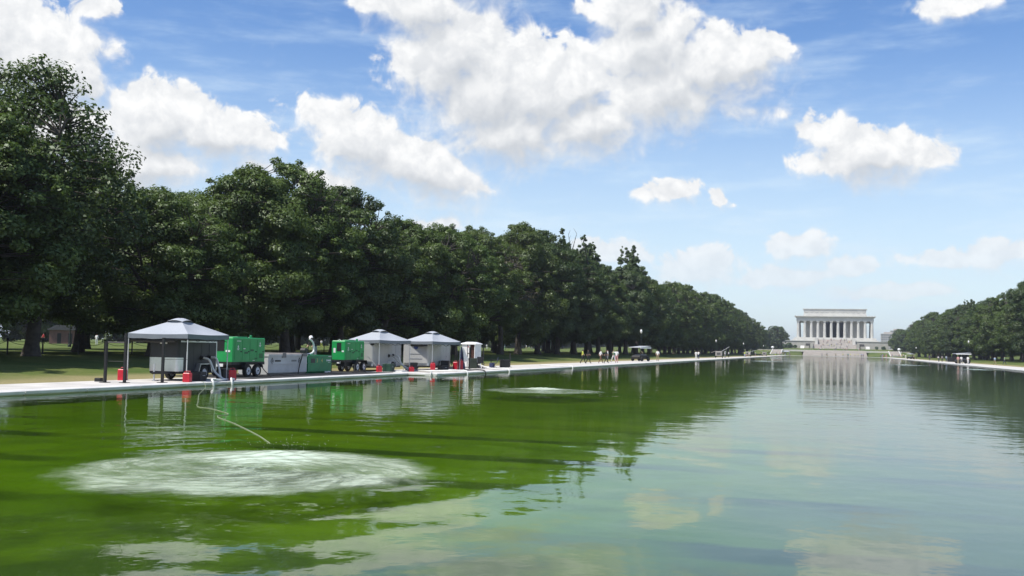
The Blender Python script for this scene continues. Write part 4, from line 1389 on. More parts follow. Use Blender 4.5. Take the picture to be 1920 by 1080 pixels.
gk = tank(-30.0, 54.2, 2.95, 1.7, 1.06, green_d, 'green_tank', 'small green tank with yellow numerals beside the grey tank')
b = MB(); b.box(.002, .012, .35, .85, .62, .88); b.build('sign_plate', decal_k, gk)
text_mesh('numeral', '3', .34, decal_y, gk, (.004, 1.12, .75), SIDE)
text_mesh('numeral', '4', .34, decal_y, gk, (.004, 1.72, .75), SIDE)
b = MB(); b.box(.002, .01, 2.42, 2.85, .72, .80); b.box(.002, .01, 2.5, 2.8, .63, .66); b.box(.002, .01, 2.3, 2.38, .70, .82); b.box(.031, .05, 2.45, 2.8, .98, 1.02); b.build('lettering', decal_w, gk)
b = MB(); b.tube([(.0, 2.1, .06), (.12, 2.25, .03)], .05, 8); b.tube([(.0, 2.5, .06), (.12, 2.62, .05)], .045, 8); b.build('drain_valve', white_p, gk)
# pump with a white hose arch and a worker on the green tank side
pm = empty('pump', (-30.9, 55.3, 1.39), 0, 'black pump with a white curved pipe on the green tank', 'pump')
b = MB(); b.lathe([(.14, -.22), (.20, -.18), (.20, .14), (.14, .2)], 14, (0, 0, .24), 'x'); b.box(-.3, .3, -.2, .2, 0, .06); b.build('motor', black_st, pm)
b = MB(); b.tube(spline([(.1, -.7, .05), (.2, -.1, .05), (.25, .45, .10), (.25, .75, .3), (.2, .72, .75), (.1, .45, 1.0)], 6), .06, 8); b.build('pipe', hose_w, pm, smooth=True)

# red weights at the tent feet
def weight(x, y, label, h=.38):
    e = empty('tent_weight', (x, y, GZ), random.uniform(0, 1), label, 'weight', 'red tent weights')
    b = MB(); b.box(-.17, .17, -.13, .13, 0, h, .03); b.build('jug', red_p, e)
    c = MB(); c.lathe([(.05, h), (.05, h + .06)], 10); c.build('cap', black_st, e)
    c = MB(); c.tube([(-.1, .06, h - .02), (-.1, .06, h + .07), (.1, .06, h + .07), (.1, .06, h - .02)], .018, 6); c.build('handle', red_p, e)
    return e
weight(-30.75, 38.55, 'red weight at the left foot of the largest tent', .5)
weight(-27.3, 38.55, 'red weight at the front foot of the largest tent', .42)
weight(-27.25, 42.0, 'red weight at the right foot of the largest tent', .5)
weight(-27.85, 39.3, 'red weight lying under the charcoal trailer')
weight(-29.15, 62.35, 'red weight at the front foot of the middle tent')
weight(-27.55, 67.95, 'red weight at the front foot of the rear tent', .55)
weight(-26.75, 71.5, 'taller red weight at the right foot of the rear tent', .75)
weight(-27.9, 64.9, 'red weight between the two white trailers', .3)
weight(-27.7, 72.9, 'red weight just before the white booth', .6)

# hoses from the trailers over the coping into the pool
def hose(pts, r_, mat, label):
    b = MB(); b.tube(spline(pts, 8), r_, 8)
    return tag(b.build('water_hose', mat, smooth=True), label, 'hose', 'hoses led into the pool')
hose([(-28.38, 41.28, 1.34), (-28.1, 41.35, 1.22), (-27.9, 41.5, .7), (-27.6, 41.75, .36), (-27.3, 41.6, .35), (-26.7, 40.0, .38), (-26.4, 39.1, .42), (-26.2, 38.9, .3), (-26.15, 38.95, -.1)], .05, hose_w, 'left pale hose from the charcoal trailer over the coping')
hose([(-28.38, 41.88, 1.36), (-28.1, 41.9, 1.3), (-27.95, 41.95, .8), (-27.75, 41.9, .36), (-27.3, 42.2, .35), (-26.8, 41.3, .38), (-26.4, 40.6, .43), (-26.2, 40.35, .3), (-26.15, 40.4, -.1)], .05, hose_w, 'right pale hose from the charcoal trailer over the coping')
hose([(-29.68, 65.25, 1.34), (-29.4, 65.3, 1.25), (-28.9, 65.6, .7), (-28.2, 66.1, .36), (-26.8, 64.5, .36), (-25.2, 61.9, .4), (-24.9, 61.15, .36), (-24.88, 60.95, .1), (-24.9, 60.9, -.1)], .05, hose_m, 'left pale hose from the middle trailer over the cross coping')
hose([(-29.68, 65.95, 1.36), (-29.35, 65.9, 1.3), (-29.1, 65.95, .8), (-28.6, 66.3, .36), (-26.6, 66.2, .36), (-24.75, 66.4, .42), (-24.3, 66.3, .33), (-24.25, 66.25, -.1)], .05, hose_w, 'right pale hose from the middle trailer over the coping')
hose([(-27.3, 72.6, .5), (-26.4, 72.0, .34), (-25.0, 70.6, .40), (-24.35, 70.2, .32), (-24.25, 70.1, -.1)], .045, rubber, 'black hose over the coping before the red weight')
hose([(-28.4, 80.2, .6), (-26.4, 77.8, .34), (-24.9, 76.3, .42), (-24.4, 76.0, .34), (-24.25, 75.9, -.1)], .05, hose_w, 'pale hose over the coping before the white booth')
hose([(-29.2, 101.5, .32), (-26.0, 97.8, .33), (-24.8, 96.5, .42), (-24.35, 96.1, .34), (-24.25, 96, -.1)], .055, hose_w, 'lone white pipe over the coping beyond the booth')

# black steel posts of the temporary barrier
def barrier(x, y, h, label, rail=None):
    e = empty('barrier_post', (x, y, GZ), 0, label, 'post', 'black barrier posts near the largest tent')
    b = MB(); b.box(-.05, .05, -.05, .05, 0, h); b.build('post', black_st, e)
    b = MB(); b.box(-.16, .16, -.16, .16, 0, .025); b.build('foot_plate', black_st, e)
    if rail:
        b = MB(); b.tube([(0, 0, h - .04), (rail[0] - x, rail[1] - y, h - .04)], .03, 6); b.build('rail', black_st, e)
        b = MB(); b.tube([(0, 0, h * .52), (rail[0] - x, rail[1] - y, h * .52)], .008, 5)
        b.build('rail', black_st, e)
    return e
barrier(-29.5, 35.9, 1.75, 'short black barrier post farthest left', (-28.75, 36.2))
barrier(-28.75, 36.2, 2.1, 'taller black barrier post left of the largest tent', None)
barrier(-27.75, 37.4, 1.95, 'black barrier post in front of the charcoal trailer', (-27.35, 38.6))
b = MB(); b.box(-.16, .16, -.10, .10, 0, .16, .02)
tag(b.build('tool_box', black_st, loc=(-30.4, 36.6, GZ)), 'small black box on the grass edge between barrier posts', 'box')

# white booth, folded cloth, chairs beyond the rear tent
bo = empty('portable_booth', (-29.7, 82.0, GZ), R(-6), 'white portable booth with an open dark doorway', 'booth')
b = MB(); b.box(-.62, -.56, -.62, .62, .08, 2.0); b.box(-.56, .56, .56, .62, .08, 2.0); b.box(-.56, .16, -.62, -.56, .08, 2.0); b.box(.56, .62, -.62, .62, .08, 2.0); b.build('wall', white_p, bo)
b = MB(); b.box(-.62, .62, -.62, .62, 0, .08); b.build('floor', black_st, bo)
b = MB(); b._add([(-.72, -.72, 2.0), (.72, -.72, 2.0), (.72, .72, 2.0), (-.72, .72, 2.0), (-.66, -.66, 2.08), (.66, -.66, 2.08), (.66, .66, 2.08), (-.66, .66, 2.08), (-.3, -.35, 2.2), (.3, -.35, 2.2), (.3, .35, 2.2), (-.3, .35, 2.2)],
    [(3, 2, 1, 0)] + [(i, (i + 1) % 4, 4 + (i + 1) % 4, 4 + i) for i in range(4)] + [(4 + i, 4 + (i + 1) % 4, 8 + (i + 1) % 4, 8 + i) for i in range(4)] + [(8, 9, 10, 11)])
b.build('roof', white_p, bo)
b = MB(); b.box(.19, .54, -.50, -.46, .12, 1.92); b.build('doorway', brown_m, bo)
b = MB(); b.box(-.05, .06, -.632, -.624, 1.72, 1.86); b.build('notice', CL['pink'], bo)
b = MB(); b.box(-.10, -.06, -.64, -.625, .1, 1.96); b.box(-.06, .14, -.64, -.625, 1.2, 1.24); b.build('frame', black_st, bo)
tp = empty('draped_tarp', (-27.5, 73.9, GZ), 0, 'navy and white tarp hanging at the rear tent', 'tarp')
def drape(name, mat, pts_top, pts_bot, off):
    vs, fs = [], []
    n = 14
    for i in range(n + 1):
        t = i / n
        a, c = Vector(pts_top[0]).lerp(Vector(pts_top[1]), t), Vector(pts_bot[0]).lerp(Vector(pts_bot[1]), t)
        for j in range(9):
            u = j / 8
            p = a.lerp(c, u)
            vs.append((p.x + off + .05 * math.sin(t * 17) * u, p.y + .04 * math.cos(t * 21) * u, p.z))
    for i in range(n):
        for j in range(8):
            fs.append((i * 9 + j, i * 9 + j + 1, (i + 1) * 9 + j + 1, (i + 1) * 9 + j))
    b = MB(); b._add(vs, fs)
    o = b.build(name, mat, tp, smooth=True)
    s_ = o.modifiers.new('thickness', 'SOLIDIFY'); s_.thickness = .015
drape('white_panel', white_p, [(0, -.1, 1.75), (0, .05, 1.7)], [(.1, -.15, .55), (.15, .9, .75)], .06)
drape('navy_panel', navy_m, [(0, -.3, 1.75), (0, -.05, 1.78)], [(0, -.9, .05), (.1, .55, .08)], 0)
b = MB(); b.tube([(0, -.1, 0), (0, -.1, 1.85)], .02, 6); b.build('pole', pole_m, tp)
cb = empty('tool_cabinet', (-29.3, 75.0, GZ), 0, 'brown open cabinet between the rear tent and booth', 'cabinet')
b = MB(); b.box(-.9, 0, 0, .06, .05, 1.75); b.box(-.9, -.84, .06, 1.2, .05, 1.75); b.box(-.9, 0, .06, 1.2, 1.70, 1.75); b.build('carcass', brown_m, cb)
b = MB(); b.box(-.84, -.02, .06, 1.2, .55, .59); b.box(-.84, -.02, .06, 1.2, 1.1, 1.14); b.build('shelf', brown_m, cb)
b = MB(); b.box(-.02, .02, 1.2, 1.24, 0, 1.75); b.build('upright', black_st, cb)
ts = empty('black_easel', (-29.2, 77.0, GZ), 0, 'black folded stand left of the booth', 'stand')
for dx in (-.16, 0, .16):
    b = MB(); b.tube([(dx, dx * .5, 0), (dx * .4, 0, 1.5), (dx * .2, 0, 1.75)], .035, 6); b.build('leg', black_st, ts)
b = MB(); b.box(-.1, .1, -.05, .05, 1.0, 1.6); b.build('head', black_st, ts)
def chair(x, y, rz, mat, label):
    e = empty('camp_chair', (x, y, GZ), rz, label, 'chair')
    for sx in (-.24, .24):
        for (ya, yb) in ((-.22, .22), (.22, -.22)):
            b = MB(); b.tube([(sx, ya, 0), (sx, yb, .45)], .013, 5); b.build('leg', black_st, e)
    b = MB(); b.box(-.25, .25, -.22, .24, .42, .45); b.build('seat', mat, e)
    b = MB(); b.prism([(.22, .42), (.34, .95), (.36, .95), (.25, .42)], 'x', -.25, .25); b.build('backrest', mat, e)
    for sx in (-.27, .27):
        b = MB(); b.box(sx - .03, sx + .03, -.24, .26, .60, .625); b.build('armrest', black_st, e)
chair(-28.3, 80.6, R(40), CL['black'], 'black camp chair beside the booth doorway')
chair(-28.1, 83.4, R(-70), CL['navy'], 'navy camp chair beyond the white booth')
tb_ = empty('folding_table', (-28.6, 85.6, GZ), R(10), 'small dark folding table with jumbled gear beyond the booth', 'table')
b = MB(); b.box(-.6, .6, -.35, .35, .68, .72); b.build('tabletop', black_st, tb_)
for sx in (-.52, .52):
    for sy in (-.28, .28):
        b = MB(); b.tube([(sx, sy, 0), (sx, sy, .69)], .02, 6); b.build('leg', black_st, tb_)
b = MB(); b.box(-.3, .1, -.2, .2, 0, .4, .04)
tag(b.build('cooler', CL['navy'], loc=(-28.6, 84.6, GZ)), 'dark blue cool box under the folding table', 'cool box')
for i, (x, y, lab) in enumerate(((-28.0, 76.9, 'black post in front of the booth wall'), (-27.8, 79.6, 'black post beside the booth doorway'), (-28.3, 88.5, 'black post beyond the folding table'))):
    e = empty('barrier_post', (x, y, GZ), 0, lab, 'post', 'black posts round the booth')
    b = MB(); b.box(-.04, .04, -.04, .04, 0, 1.75 if i < 2 else 1.3); b.build('post', black_st, e)
    b = MB(); b.box(-.14, .14, -.14, .14, 0, .02); b.build('foot_plate', black_st, e)
# flat crates and offcuts by the trailers
for i, (x, y, sx, sy, sz, m_, lab) in enumerate(((-28.2, 63.9, .5, .9, .08, white_p, 'flat white board on the ground by the middle tent'), (-27.4, 70.6, .5, .8, .1, white_p, 'flat white board beside the rear tent weight'), (-28.4, 74.6, .7, 1.4, .25, pmat('cream_crate', (.62, .52, .38), .7), 'cream crate under the brown cabinet'), (-28.9, 67.0, .5, .6, .35, rubber, 'black case between the white trailers'))):
    b = MB(); b.box(-sx / 2, sx / 2, -sy / 2, sy / 2, 0, sz, .01)
    tag(b.build('crate' if sz > .15 else 'board', m_, loc=(x, y, GZ)), lab, 'crate' if sz > .15 else 'board')

# working clutter round the trailers
def case(x, y, rz, sx, sy, sz, mat, label, name='equipment_case', cat='case', lid=True):
    e = empty(name, (x, y, GZ + (.03 if 44 < y < 61 else 0)), R(rz), label, cat)
    b = MB(); b.box(-sx / 2, sx / 2, -sy / 2, sy / 2, 0, sz * .72, .0); b.build('body', mat, e)
    b = MB(); b.box(-sx / 2 - .012, sx / 2 + .012, -sy / 2 - .012, sy / 2 + .012, sz * .73, sz, .02); b.build('lid', mat, e)
    b = MB(); b.tube([(sx / 2 + .01, -.1, sz * .6), (sx / 2 + .05, -.08, sz * .6), (sx / 2 + .05, .08, sz * .6), (sx / 2 + .01, .1, sz * .6)], .012, 6); b.build('handle', pole_m, e)
    return e
case(-28.0, 40.35, 12, .5, .7, .42, black_st, 'black case on the ground beside the charcoal trailer wheel')
case(-28.5, 43.4, -20, .55, .8, .5, rubber, 'black case behind the right leg of the largest tent')
case(-28.9, 63.3, 8, .55, .9, .55, pmat('dark_green_case', (.012, .05, .03), .6), 'dark green case before the middle trailer')
case(-28.6, 66.9, 30, .5, .7, .6, black_st, 'black case at the tongue of the badged trailer')
case(-27.4, 69.6, -10, .45, .8, .4, rubber, 'low black case beside the badged trailer')
case(-27.9, 71.3, 15, .6, .9, .72, black_st, 'tall black case behind the rear tent weights')
case(-28.6, 79.3, 20, .7, .6, .85, pmat('dark_olive_case', (.02, .03, .02), .7), 'dark olive case before the booth doorway')
case(-28.9, 80.9, -15, .5, .5, .55, black_st, 'small black case against the booth wall')
case(-28.2, 86.6, 25, .8, .6, .7, CL['black'], 'black bin beside the folding table', 'wheeled_bin', 'bin')
def coil(x, y, r_, mat, label):
    b = MB()
    pts = []
    for i in range(90):
        a_ = i / 90 * 2 * math.pi * 5
        rr = r_ * (1 + .06 * math.sin(i * 1.7)) * (1 - .03 * (i // 18))
        pts.append((x + rr * math.cos(a_), y + rr * math.sin(a_), GZ + .05 + .012 * (i / 18) + (.03 if 44 < y < 61 else 0)))
    b.tube(pts, .022, 6)
    return tag(b.build('cable_coil', mat, smooth=True), label, 'cable coil')
coil(-28.3, 46.6, .34, rubber, 'black cable coil before the nearer generator wheels')
coil(-28.6, 58.4, .36, rubber, 'black cable coil before the farther generator')
coil(-26.5, 69.2, .30, hose_m, 'pale hose coil on the walk by the rear tent')
def cable(pts, label, mat=rubber):
    b = MB(); b.tube(spline(pts, 8), .025, 6)
    return tag(b.build('power_cable', mat, smooth=True), label, 'cable')
cable([(-29.2, 47.6, .9), (-28.8, 47.9, .4), (-28.5, 49.0, .34), (-28.7, 52.0, .34), (-28.4, 55.0, .34), (-28.9, 58.0, .34), (-29.6, 59.6, .8)], 'black cable along the mat between both generators')
cable([(-30.0, 62.3, 1.3), (-29.6, 62.6, .8), (-29.3, 62.9, .36), (-28.5, 64.0, .31), (-27.6, 67.5, .31), (-28.0, 68.6, .5)], 'pale cable from the farther generator to the badged trailer', hose_m)

# ------------------------------------------------------------------ the memorial and its terraces
MY = 835.0
mem = empty('memorial', (0, MY, 0), 0, 'white marble colonnaded memorial at the far end of the pool', 'memorial')
def mpart(name, mat, parent=None, *boxes):
    b = MB()
    for bx in boxes:
        b.box(*bx)
    return b.build(name, mat, parent or mem)
# raised terrace and stylobate (local y = 0 at the front columns)
mpart('terrace_wall', marble_grey, None, (-39, -13.2, -13, 50, 4.6, 11.0), (13.2, 39, -13, 50, 4.6, 11.0), (-13.2, 13.2, -2.5, 50, 4.6, 11.002))
mpart('terrace_coping', marble, None, (-39.4, -13.0, -13.4, 50.4, 11.004, 11.45), (13.0, 39.4, -13.4, 50.4, 11.004, 11.45))
for k, (d, z0, z1) in enumerate(((4.2, 11.003, 12.3), (3.2, 12.3, 13.2), (2.2, 13.2, 14.2))):
    mpart('stylobate_step', marble, None, (-28 - d, 28 + d, -d, 36 + d, z0, z1))
# columns: 12 along the front and back, 8 down the sides
cb_ = MB()
prof = [(1.18, 0), (1.18, .25), (1.14, .3), (1.10, 4), (1.03, 8), (.92, 11.8), (.96, 12.0), (1.22, 12.45)]
seg = 40
vs, fs = [], []
for (r_, h_) in prof:
    for k in range(seg):
        rr = r_ * (1 - (0.07 if k % 2 else 0) * (1 if .3 < h_ < 12 else 0))
        th = 2 * math.pi * k / seg
        vs.append((rr * math.cos(th), rr * math.sin(th), h_))
for i in range(len(prof) - 1):
    for k in range(seg):
        fs.append((i * seg + k, i * seg + (k + 1) % seg, (i + 1) * seg + (k + 1) % seg, (i + 1) * seg + k))
cb_._add(vs, fs)
cb_.box(-1.25, 1.25, -1.25, 1.25, 12.45, 13.0)
c0 = cb_.build('column', marble, mem); cdata = c0.data
pos = [(-27.6 + 55.2 * i / 11, yy) for i in range(12) for yy in (0, 34)] + [(s * 27.6, 34 * j / 7) for j in range(1, 7) for s in (-1, 1)]
for i, (x, y) in enumerate(pos):
    o = c0 if i == 0 else meshobj('column', cdata, mem)
    o.location = (x, y, 14.2)
mpart('architrave', marble, None, (-28.9, 28.9, -1.25, 35.25, 27.2, 28.7))
mpart('frieze', marble, None, (-28.75, 28.75, -1.1, 35.1, 28.7, 30.2))
fr = mpart('cornice', marble, None, (-29.9, 29.9, -2.3, 36.3, 30.2, 30.55), (-30.4, 30.4, -2.8, 36.8, 30.55, 31.0))
ant = MB()
for i in range(30):
    x = -29.6 + 59.2 * i / 29
    ant.prism([(x - .28, 31.0), (x + .28, 31.0), (x + .16, 31.55), (x, 31.75), (x - .16, 31.55)], 'y', -2.75, -2.4)
ant.build('antefix', marble, fr)
# frieze wreaths
wr = MB(); wr.lathe([(.55, -1.25), (.5, -1.1)], 12, (0, 0, 29.45), 'y')
wr0 = wr.build('wreath', marble, mem)
for i in range(24):
    o = wr0 if i == 0 else meshobj('wreath', wr0.data, mem)
    o.location = (-26.5 + 53 * i / 23, 0, 0)
at = mpart('attic', marble, None, (-23.6, 23.6, 7.0, 29.0, 31.0, 36.4))
mpart('attic_cornice', marble, at, (-24.0, 24.0, 6.6, 29.4, 36.4, 36.75), (-24.3, 24.3, 6.3, 29.7, 36.75, 37.1))
mpart('attic_plinth', marble, at, (-23.9, 23.9, 6.7, 29.3, 31.0, 31.7))
sw = MB()
for i in range(12):
    x = -21.6 + 43.2 * i / 11
    sw.tube([(x - 1.5, 6.85, 35.2), (x - .75, 6.8, 34.5), (x, 6.8, 34.25), (x + .75, 6.8, 34.5), (x + 1.5, 6.85, 35.2)], .16, 6)
sw.build('garland', marble, at)
# cella: walls behind the columns, open in the three middle bays
mpart('cella_wall', marble_in, None, (-23.2, -7.4, 4.4, 6.2, 14.2, 27.19), (7.4, 23.2, 4.4, 6.2, 14.2, 27.19), (-23.2, -21.8, 6.2, 29.6, 14.2, 27.19), (21.8, 23.2, 6.2, 29.6, 14.2, 27.19), (-21.8, 21.8, 28.4, 29.6, 14.2, 27.19))
mpart('chamber_shade_sheet', dark_in, None, (-21.8, 21.8, 20.0, 20.4, 14.2, 27.1))  # dark sheet standing for the chamber's shade, ahead of the back wall
mpart('colonnade_ceiling', marble_in, None, (-27.5, 27.5, 1.3, 32.7, 26.5, 27.18))
for x in (-2.45, 2.45):
    mpart('inner_column', marble, None, (x - .8, x + .8, 4.6, 6.0, 14.2, 27.15))
# stairs up to the stylobate: individual treads
def stair(name, x0, x1, ya, za, yb, zb, n, mat, parent, w0=None):
    p = []
    for k in range(n):
        y0 = ya + (yb - ya) * k / n
        z1 = za + (zb - za) * (k + 1) / n
        b = MB(); b.box(x0, x1, y0, yb + 0.02 * k, za - .6 if k == 0 else za + (zb - za) * k / n - .02, z1)
        b.build(name, mat, parent)
stair('stair_tread', -12.4, 13.0, -14.0, 8.6, -2.6, 12.6, 12, granite_pink, mem)
stair('stair_tread', -15.5, 15.5, -36, 5.2, -19, 8.6, 12, granite_pink, mem)
mpart('landing', granite_pink, None, (-15.5, 15.5, -19.01, -13.9, 4.6, 8.58))
mpart('cheek_block', marble, None, (-14.6, -12.45, -15.5, -2.4, 4.6, 13.2), (13.05, 15.2, -15.5, -2.4, 4.6, 13.2))
mpart('cheek_wall', marble_grey, None, (-17.6, -15.55, -37, -13.4, 4.6, 9.0), (15.55, 17.6, -37, -13.4, 4.6, 9.0))
b = MB(); b.box(-22, -18.6, -31, -19, 5, 7.3); b.box(18.6, 22, -31, -19, 5, 7.3); b.build('flank_block', marble_grey, mem)
b = MB()
for s in (-1, 1):
    b.prism([(-33.5, 5.0), (-25, 5.0), (-25, 7.4), (-27, 7.4)], 'x', s * 23.5 - 1.5, s * 23.5 + 1.5)
b.build('balustrade', marble, mem)
for s in (-1, 1):
    b = MB(); b.box(s * 19.5 - 2, s * 19.5 + 2, -13.42, -13.38, 6.2, 9.2); b.build('niche_shade', dark_in, mem)  # flat dark plate on the wall, standing for a shaded recess

ter = empty('terrace_steps', (0, 0, 0), 0, 'broad low granite steps and white wall at the pool head', 'steps')
stair('stair_tread', -17.8, 17.8, 613, .29, 645, 3.62, 14, granite_pink, ter)
b = MB(); b.box(-36, 38, 645, 646.2, 2.6, 3.75); b.build('terrace_wall', marble, ter)
for s in (-1, 1):
    stair('side_tread', s * 33.4 - 2.6, s * 33.4 + 2.6, 619, 1.15, 645, 3.62, 10, granite_pink, ter)
    for q in (-1, 1):
        b = MB(); b.prism([(618, .3), (645, .3), (645, 3.9), (643, 3.9), (618, 1.0)], 'x', s * 33.4 + q * 2.9 - .28, s * 33.4 + q * 2.9 + .28); b.build('side_cheek', marble, ter)
sheet('plaza', [(-60, 646.3), (60, 646.3), (34, 795), (-34, 795)], 3.66, paving, .5)
b = MB(); b.prism([(792, 3), (799, 3), (799, 5.25), (792, 3.7)], 'x', -40, 40)
# far city beyond the trees
def office(x, y, w, d, h, floors, bays, label, cap=True):
    e = empty('office_block', (x, y, 3), 0, label, 'building', 'far office blocks')
    b = MB(); b.box(-w / 2, w / 2, 0, d, 0, h); b.build('wall', bldg_m, e)
    for f in range(floors):
        z0 = h * (f + .35) / floors; z1 = h * (f + .8) / floors
        b = MB()
        for k in range(bays):
            x0 = -w / 2 + w * (k + .15) / bays; x1 = -w / 2 + w * (k + .85) / bays
            b.box(x0, x1, -.3, -.05, z0, z1)
        b.build('window_band', bldg_g, e)
    if cap:
        b = MB(); b.box(-w * .3, w * .3, d * .2, d * .8, h, h + 4); b.box(-w / 2 - .4, w / 2 + .4, -.4, d, h, h + .9); b.build('roof', bldg_m, e)
    return e
office(90, 1900, 24, 20, 34, 9, 7, 'pale office block just right of the memorial')
office(112, 2000, 26, 20, 42, 8, 6, 'lower pale block behind the memorial grove')
office(148, 2000, 34, 24, 52, 9, 8, 'flat topped office block above the right grove')
office(162, 1900, 26, 20, 40, 7, 6, 'white fronted lower block on the right skyline')
office(190, 2100, 30, 20, 40, 7, 6, 'far block low above the right trees')

# ------------------------------------------------------------------ people
def person_mesh(seed, pose):
    rd = random.Random(seed)
    J = {'pel': (0, 0, .95), 'waist': (0, 0, 1.10), 'chest': (0, .01, 1.32), 'neck': (0, 0, 1.47), 'head': (0, .02, 1.60), 'crown': (0, .01, 1.70),
         'shL': (-.19, 0, 1.40), 'elL': (-.25, .02, 1.13), 'haL': (-.24, .08, .88), 'shR': (.19, 0, 1.40), 'elR': (.25, .02, 1.13), 'haR': (.24, .08, .88),
         'hipL': (-.10, 0, .90), 'knL': (-.11, .02, .50), 'anL': (-.11, 0, .08), 'toL': (-.12, .15, .03), 'hipR': (.10, 0, .90), 'knR': (.11, .02, .50), 'anR': (.11, 0, .08), 'toR': (.12, .15, .03)}
    J.update(pose)
    rad = {'pel': .15, 'waist': .135, 'chest': .16, 'neck': .06, 'head': .098, 'crown': .06, 'shL': .075, 'elL': .048, 'haL': .04, 'shR': .075, 'elR': .048, 'haR': .04, 'hipL': .10, 'knL': .068, 'anL': .05, 'toL': .045, 'hipR': .10, 'knR': .068, 'anR': .05, 'toR': .045}
    E_ = [('pel', 'waist', 1), ('waist', 'chest', 1), ('chest', 'neck', 1), ('neck', 'head', 0), ('head', 'crown', 3), ('chest', 'shL', 1), ('shL', 'elL', 1), ('elL', 'haL', 0), ('chest', 'shR', 1), ('shR', 'elR', 1), ('elR', 'haR', 0),
          ('pel', 'hipL', 2), ('hipL', 'knL', 2), ('knL', 'anL', 2), ('anL', 'toL', 3), ('pel', 'hipR', 2), ('hipR', 'knR', 2), ('knR', 'anR', 2), ('anR', 'toR', 3)]
    names = list(J)
    me = bpy.data.meshes.new('p')
    me.from_pydata([J[n] for n in names], [(names.index(a), names.index(b)) for a, b, _ in E_], [])
    o = bpy.data.objects.new('p_tmp', me); COL.objects.link(o)
    o.modifiers.new('s', 'SKIN')
    for i, n in enumerate(names):
        r_ = rad[n]
        sv = me.skin_vertices[0].data[i]
        sv.radius = (r_ * (1.15 if n in ('chest', 'waist', 'pel') else 1), r_ * (.78 if n in ('chest', 'waist', 'pel') else 1))
        sv.use_root = (n == 'pel')
    sb_ = o.modifiers.new('d', 'SUBSURF'); sb_.levels = 1
    dg = bpy.context.evaluated_depsgraph_get()
    out = bpy.data.meshes.new_from_object(o.evaluated_get(dg))
    bpy.data.objects.remove(o)
    segs = [(np.array(J[a]), np.array(J[b]), r_) for a, b, r_ in E_]
    idx = []
    for p in out.polygons:
        c = np.array(p.center)
        best, bi = 1e9, 0
        for a, b, r_ in segs:
            t = np.clip(np.dot(c - a, b - a) / (np.dot(b - a, b - a) + 1e-9), 0, 1)
            d = np.linalg.norm(c - a - t * (b - a))
            if d < best: best, bi = d, r_
        idx.append(bi)
    out.materials.clear()
    for m_ in (skin_m, CL['white'], CL['navy'], hair_m):
        out.materials.append(m_)
    out.polygons.foreach_set('material_index', idx)
    out.polygons.foreach_set('use_smooth', [True] * len(idx))
    return out
POSES = {'stand': person_mesh(1, {}),
         'walk': person_mesh(2, {'knL': (-.11, .20, .52), 'anL': (-.11, .30, .10), 'toL': (-.12, .44, .07), 'knR': (.11, -.06, .50), 'anR': (.11, -.30, .12), 'toR': (.11, -.20, .03), 'elL': (-.25, -.10, 1.14), 'haL': (-.24, -.12, .90), 'elR': (.25, .10, 1.15), 'haR': (.23, .28, .98)}),
         'point': person_mesh(3, {'elL': (-.42, .05, 1.36), 'haL': (-.66, .08, 1.34)}),
         'arms': person_mesh(4, {'elL': (-.33, .08, 1.22), 'haL': (-.20, .22, 1.36), 'elR': (.33, .08, 1.22), 'haR': (.20, .22, 1.36)}),
         'lean': person_mesh(5, {'chest': (0, .18, 1.26), 'neck': (0, .27, 1.38), 'head': (0, .33, 1.49), 'crown': (0, .35, 1.60), 'shL': (-.19, .22, 1.32), 'shR': (.19, .22, 1.32), 'elL': (-.25, .34, 1.08), 'elR': (.25, .34, 1.08), 'haL': (-.2, .48, .95), 'haR': (.2, .48, .95)})}
def person(x, y, z, rz, pose, shirt, pants, label, group=None, h=1.0, hat=None):
    o = bpy.data.objects.new('person', POSES[pose])
    COL.objects.link(o)
    o.location = (x, y, z); o.rotation_euler = (0, 0, rz); o.scale = (h, h, h)
    for k, m_ in ((1, CL[shirt]), (2, CL[pants])):
        o.material_slots[k].link = 'OBJECT'; o.material_slots[k].material = m_
    if hat:
        b = MB(); b.lathe([(.17, 1.66), (.125, 1.675), (.12, 1.73), (.08, 1.79), (.02, 1.81)], 14, (0, .01 if pose != 'lean' else .34, 0 if pose != 'lean' else -.1)); b.build('hat', hat, o, smooth=True)
    return tag(o, label, 'person', group)
PG = 'people along the promenade'
person(-31.6, 57.9, .9, R(160), 'lean', 'black', 'grey', 'worker in a white helmet leaning behind the green tank', None, 1.0, white_p)
person(-28.9, 119.1, GZ, R(-80), 'walk', 'yellow', 'black', 'person in a bright vest and black trousers walking, leftmost of the pair', PG)
person(-28.5, 120.2, GZ, R(-70), 'walk', 'black', 'black', 'person all in black walking beside the bright vest', PG)
person(-28.0, 124.9, GZ, R(-60), 'walk', 'white', 'brown', 'person in a white top and brown trousers striding', PG)
person(-27.6, 126.3, GZ, R(-60), 'walk', 'black', 'black', 'person in black striding close behind the white top', PG)
person(-29.5, 136.0, GZ, R(100), 'stand', 'white', 'grey', 'stout person in a loose white shirt and grey trousers', PG)
person(-29.0, 137.6, GZ, R(60), 'walk', 'green', 'white', 'person in a pale green top and white trousers', PG)
person(-27.7, 133.3, GZ, R(10), 'point', 'white', 'pink', 'person in white stretching one arm towards the group', PG)
person(-27.2, 163.2, GZ, R(180), 'stand', 'white', 'khaki', 'lone person in a white shirt and khaki trousers past the roofed cart', PG, 1.05)
person(-34.5, 190, gz(-34.5, 190), R(90), 'lean', 'khaki', 'black', 'person bending in khaki on the grass', PG)
person(-27.6, 214, GZ, R(10), 'stand', 'white', 'white', 'person all in white standing by the pool edge', PG)
person(-28.0, 221, GZ, R(-30), 'arms', 'white', 'navy', 'person in a white shirt and dark shorts beside the one all in white', PG)
person(-26.9, 266, GZ, R(60), 'stand', 'white', 'grey', 'person in a white hat beside the nearest winged trailer', PG, 1.0, white_p)
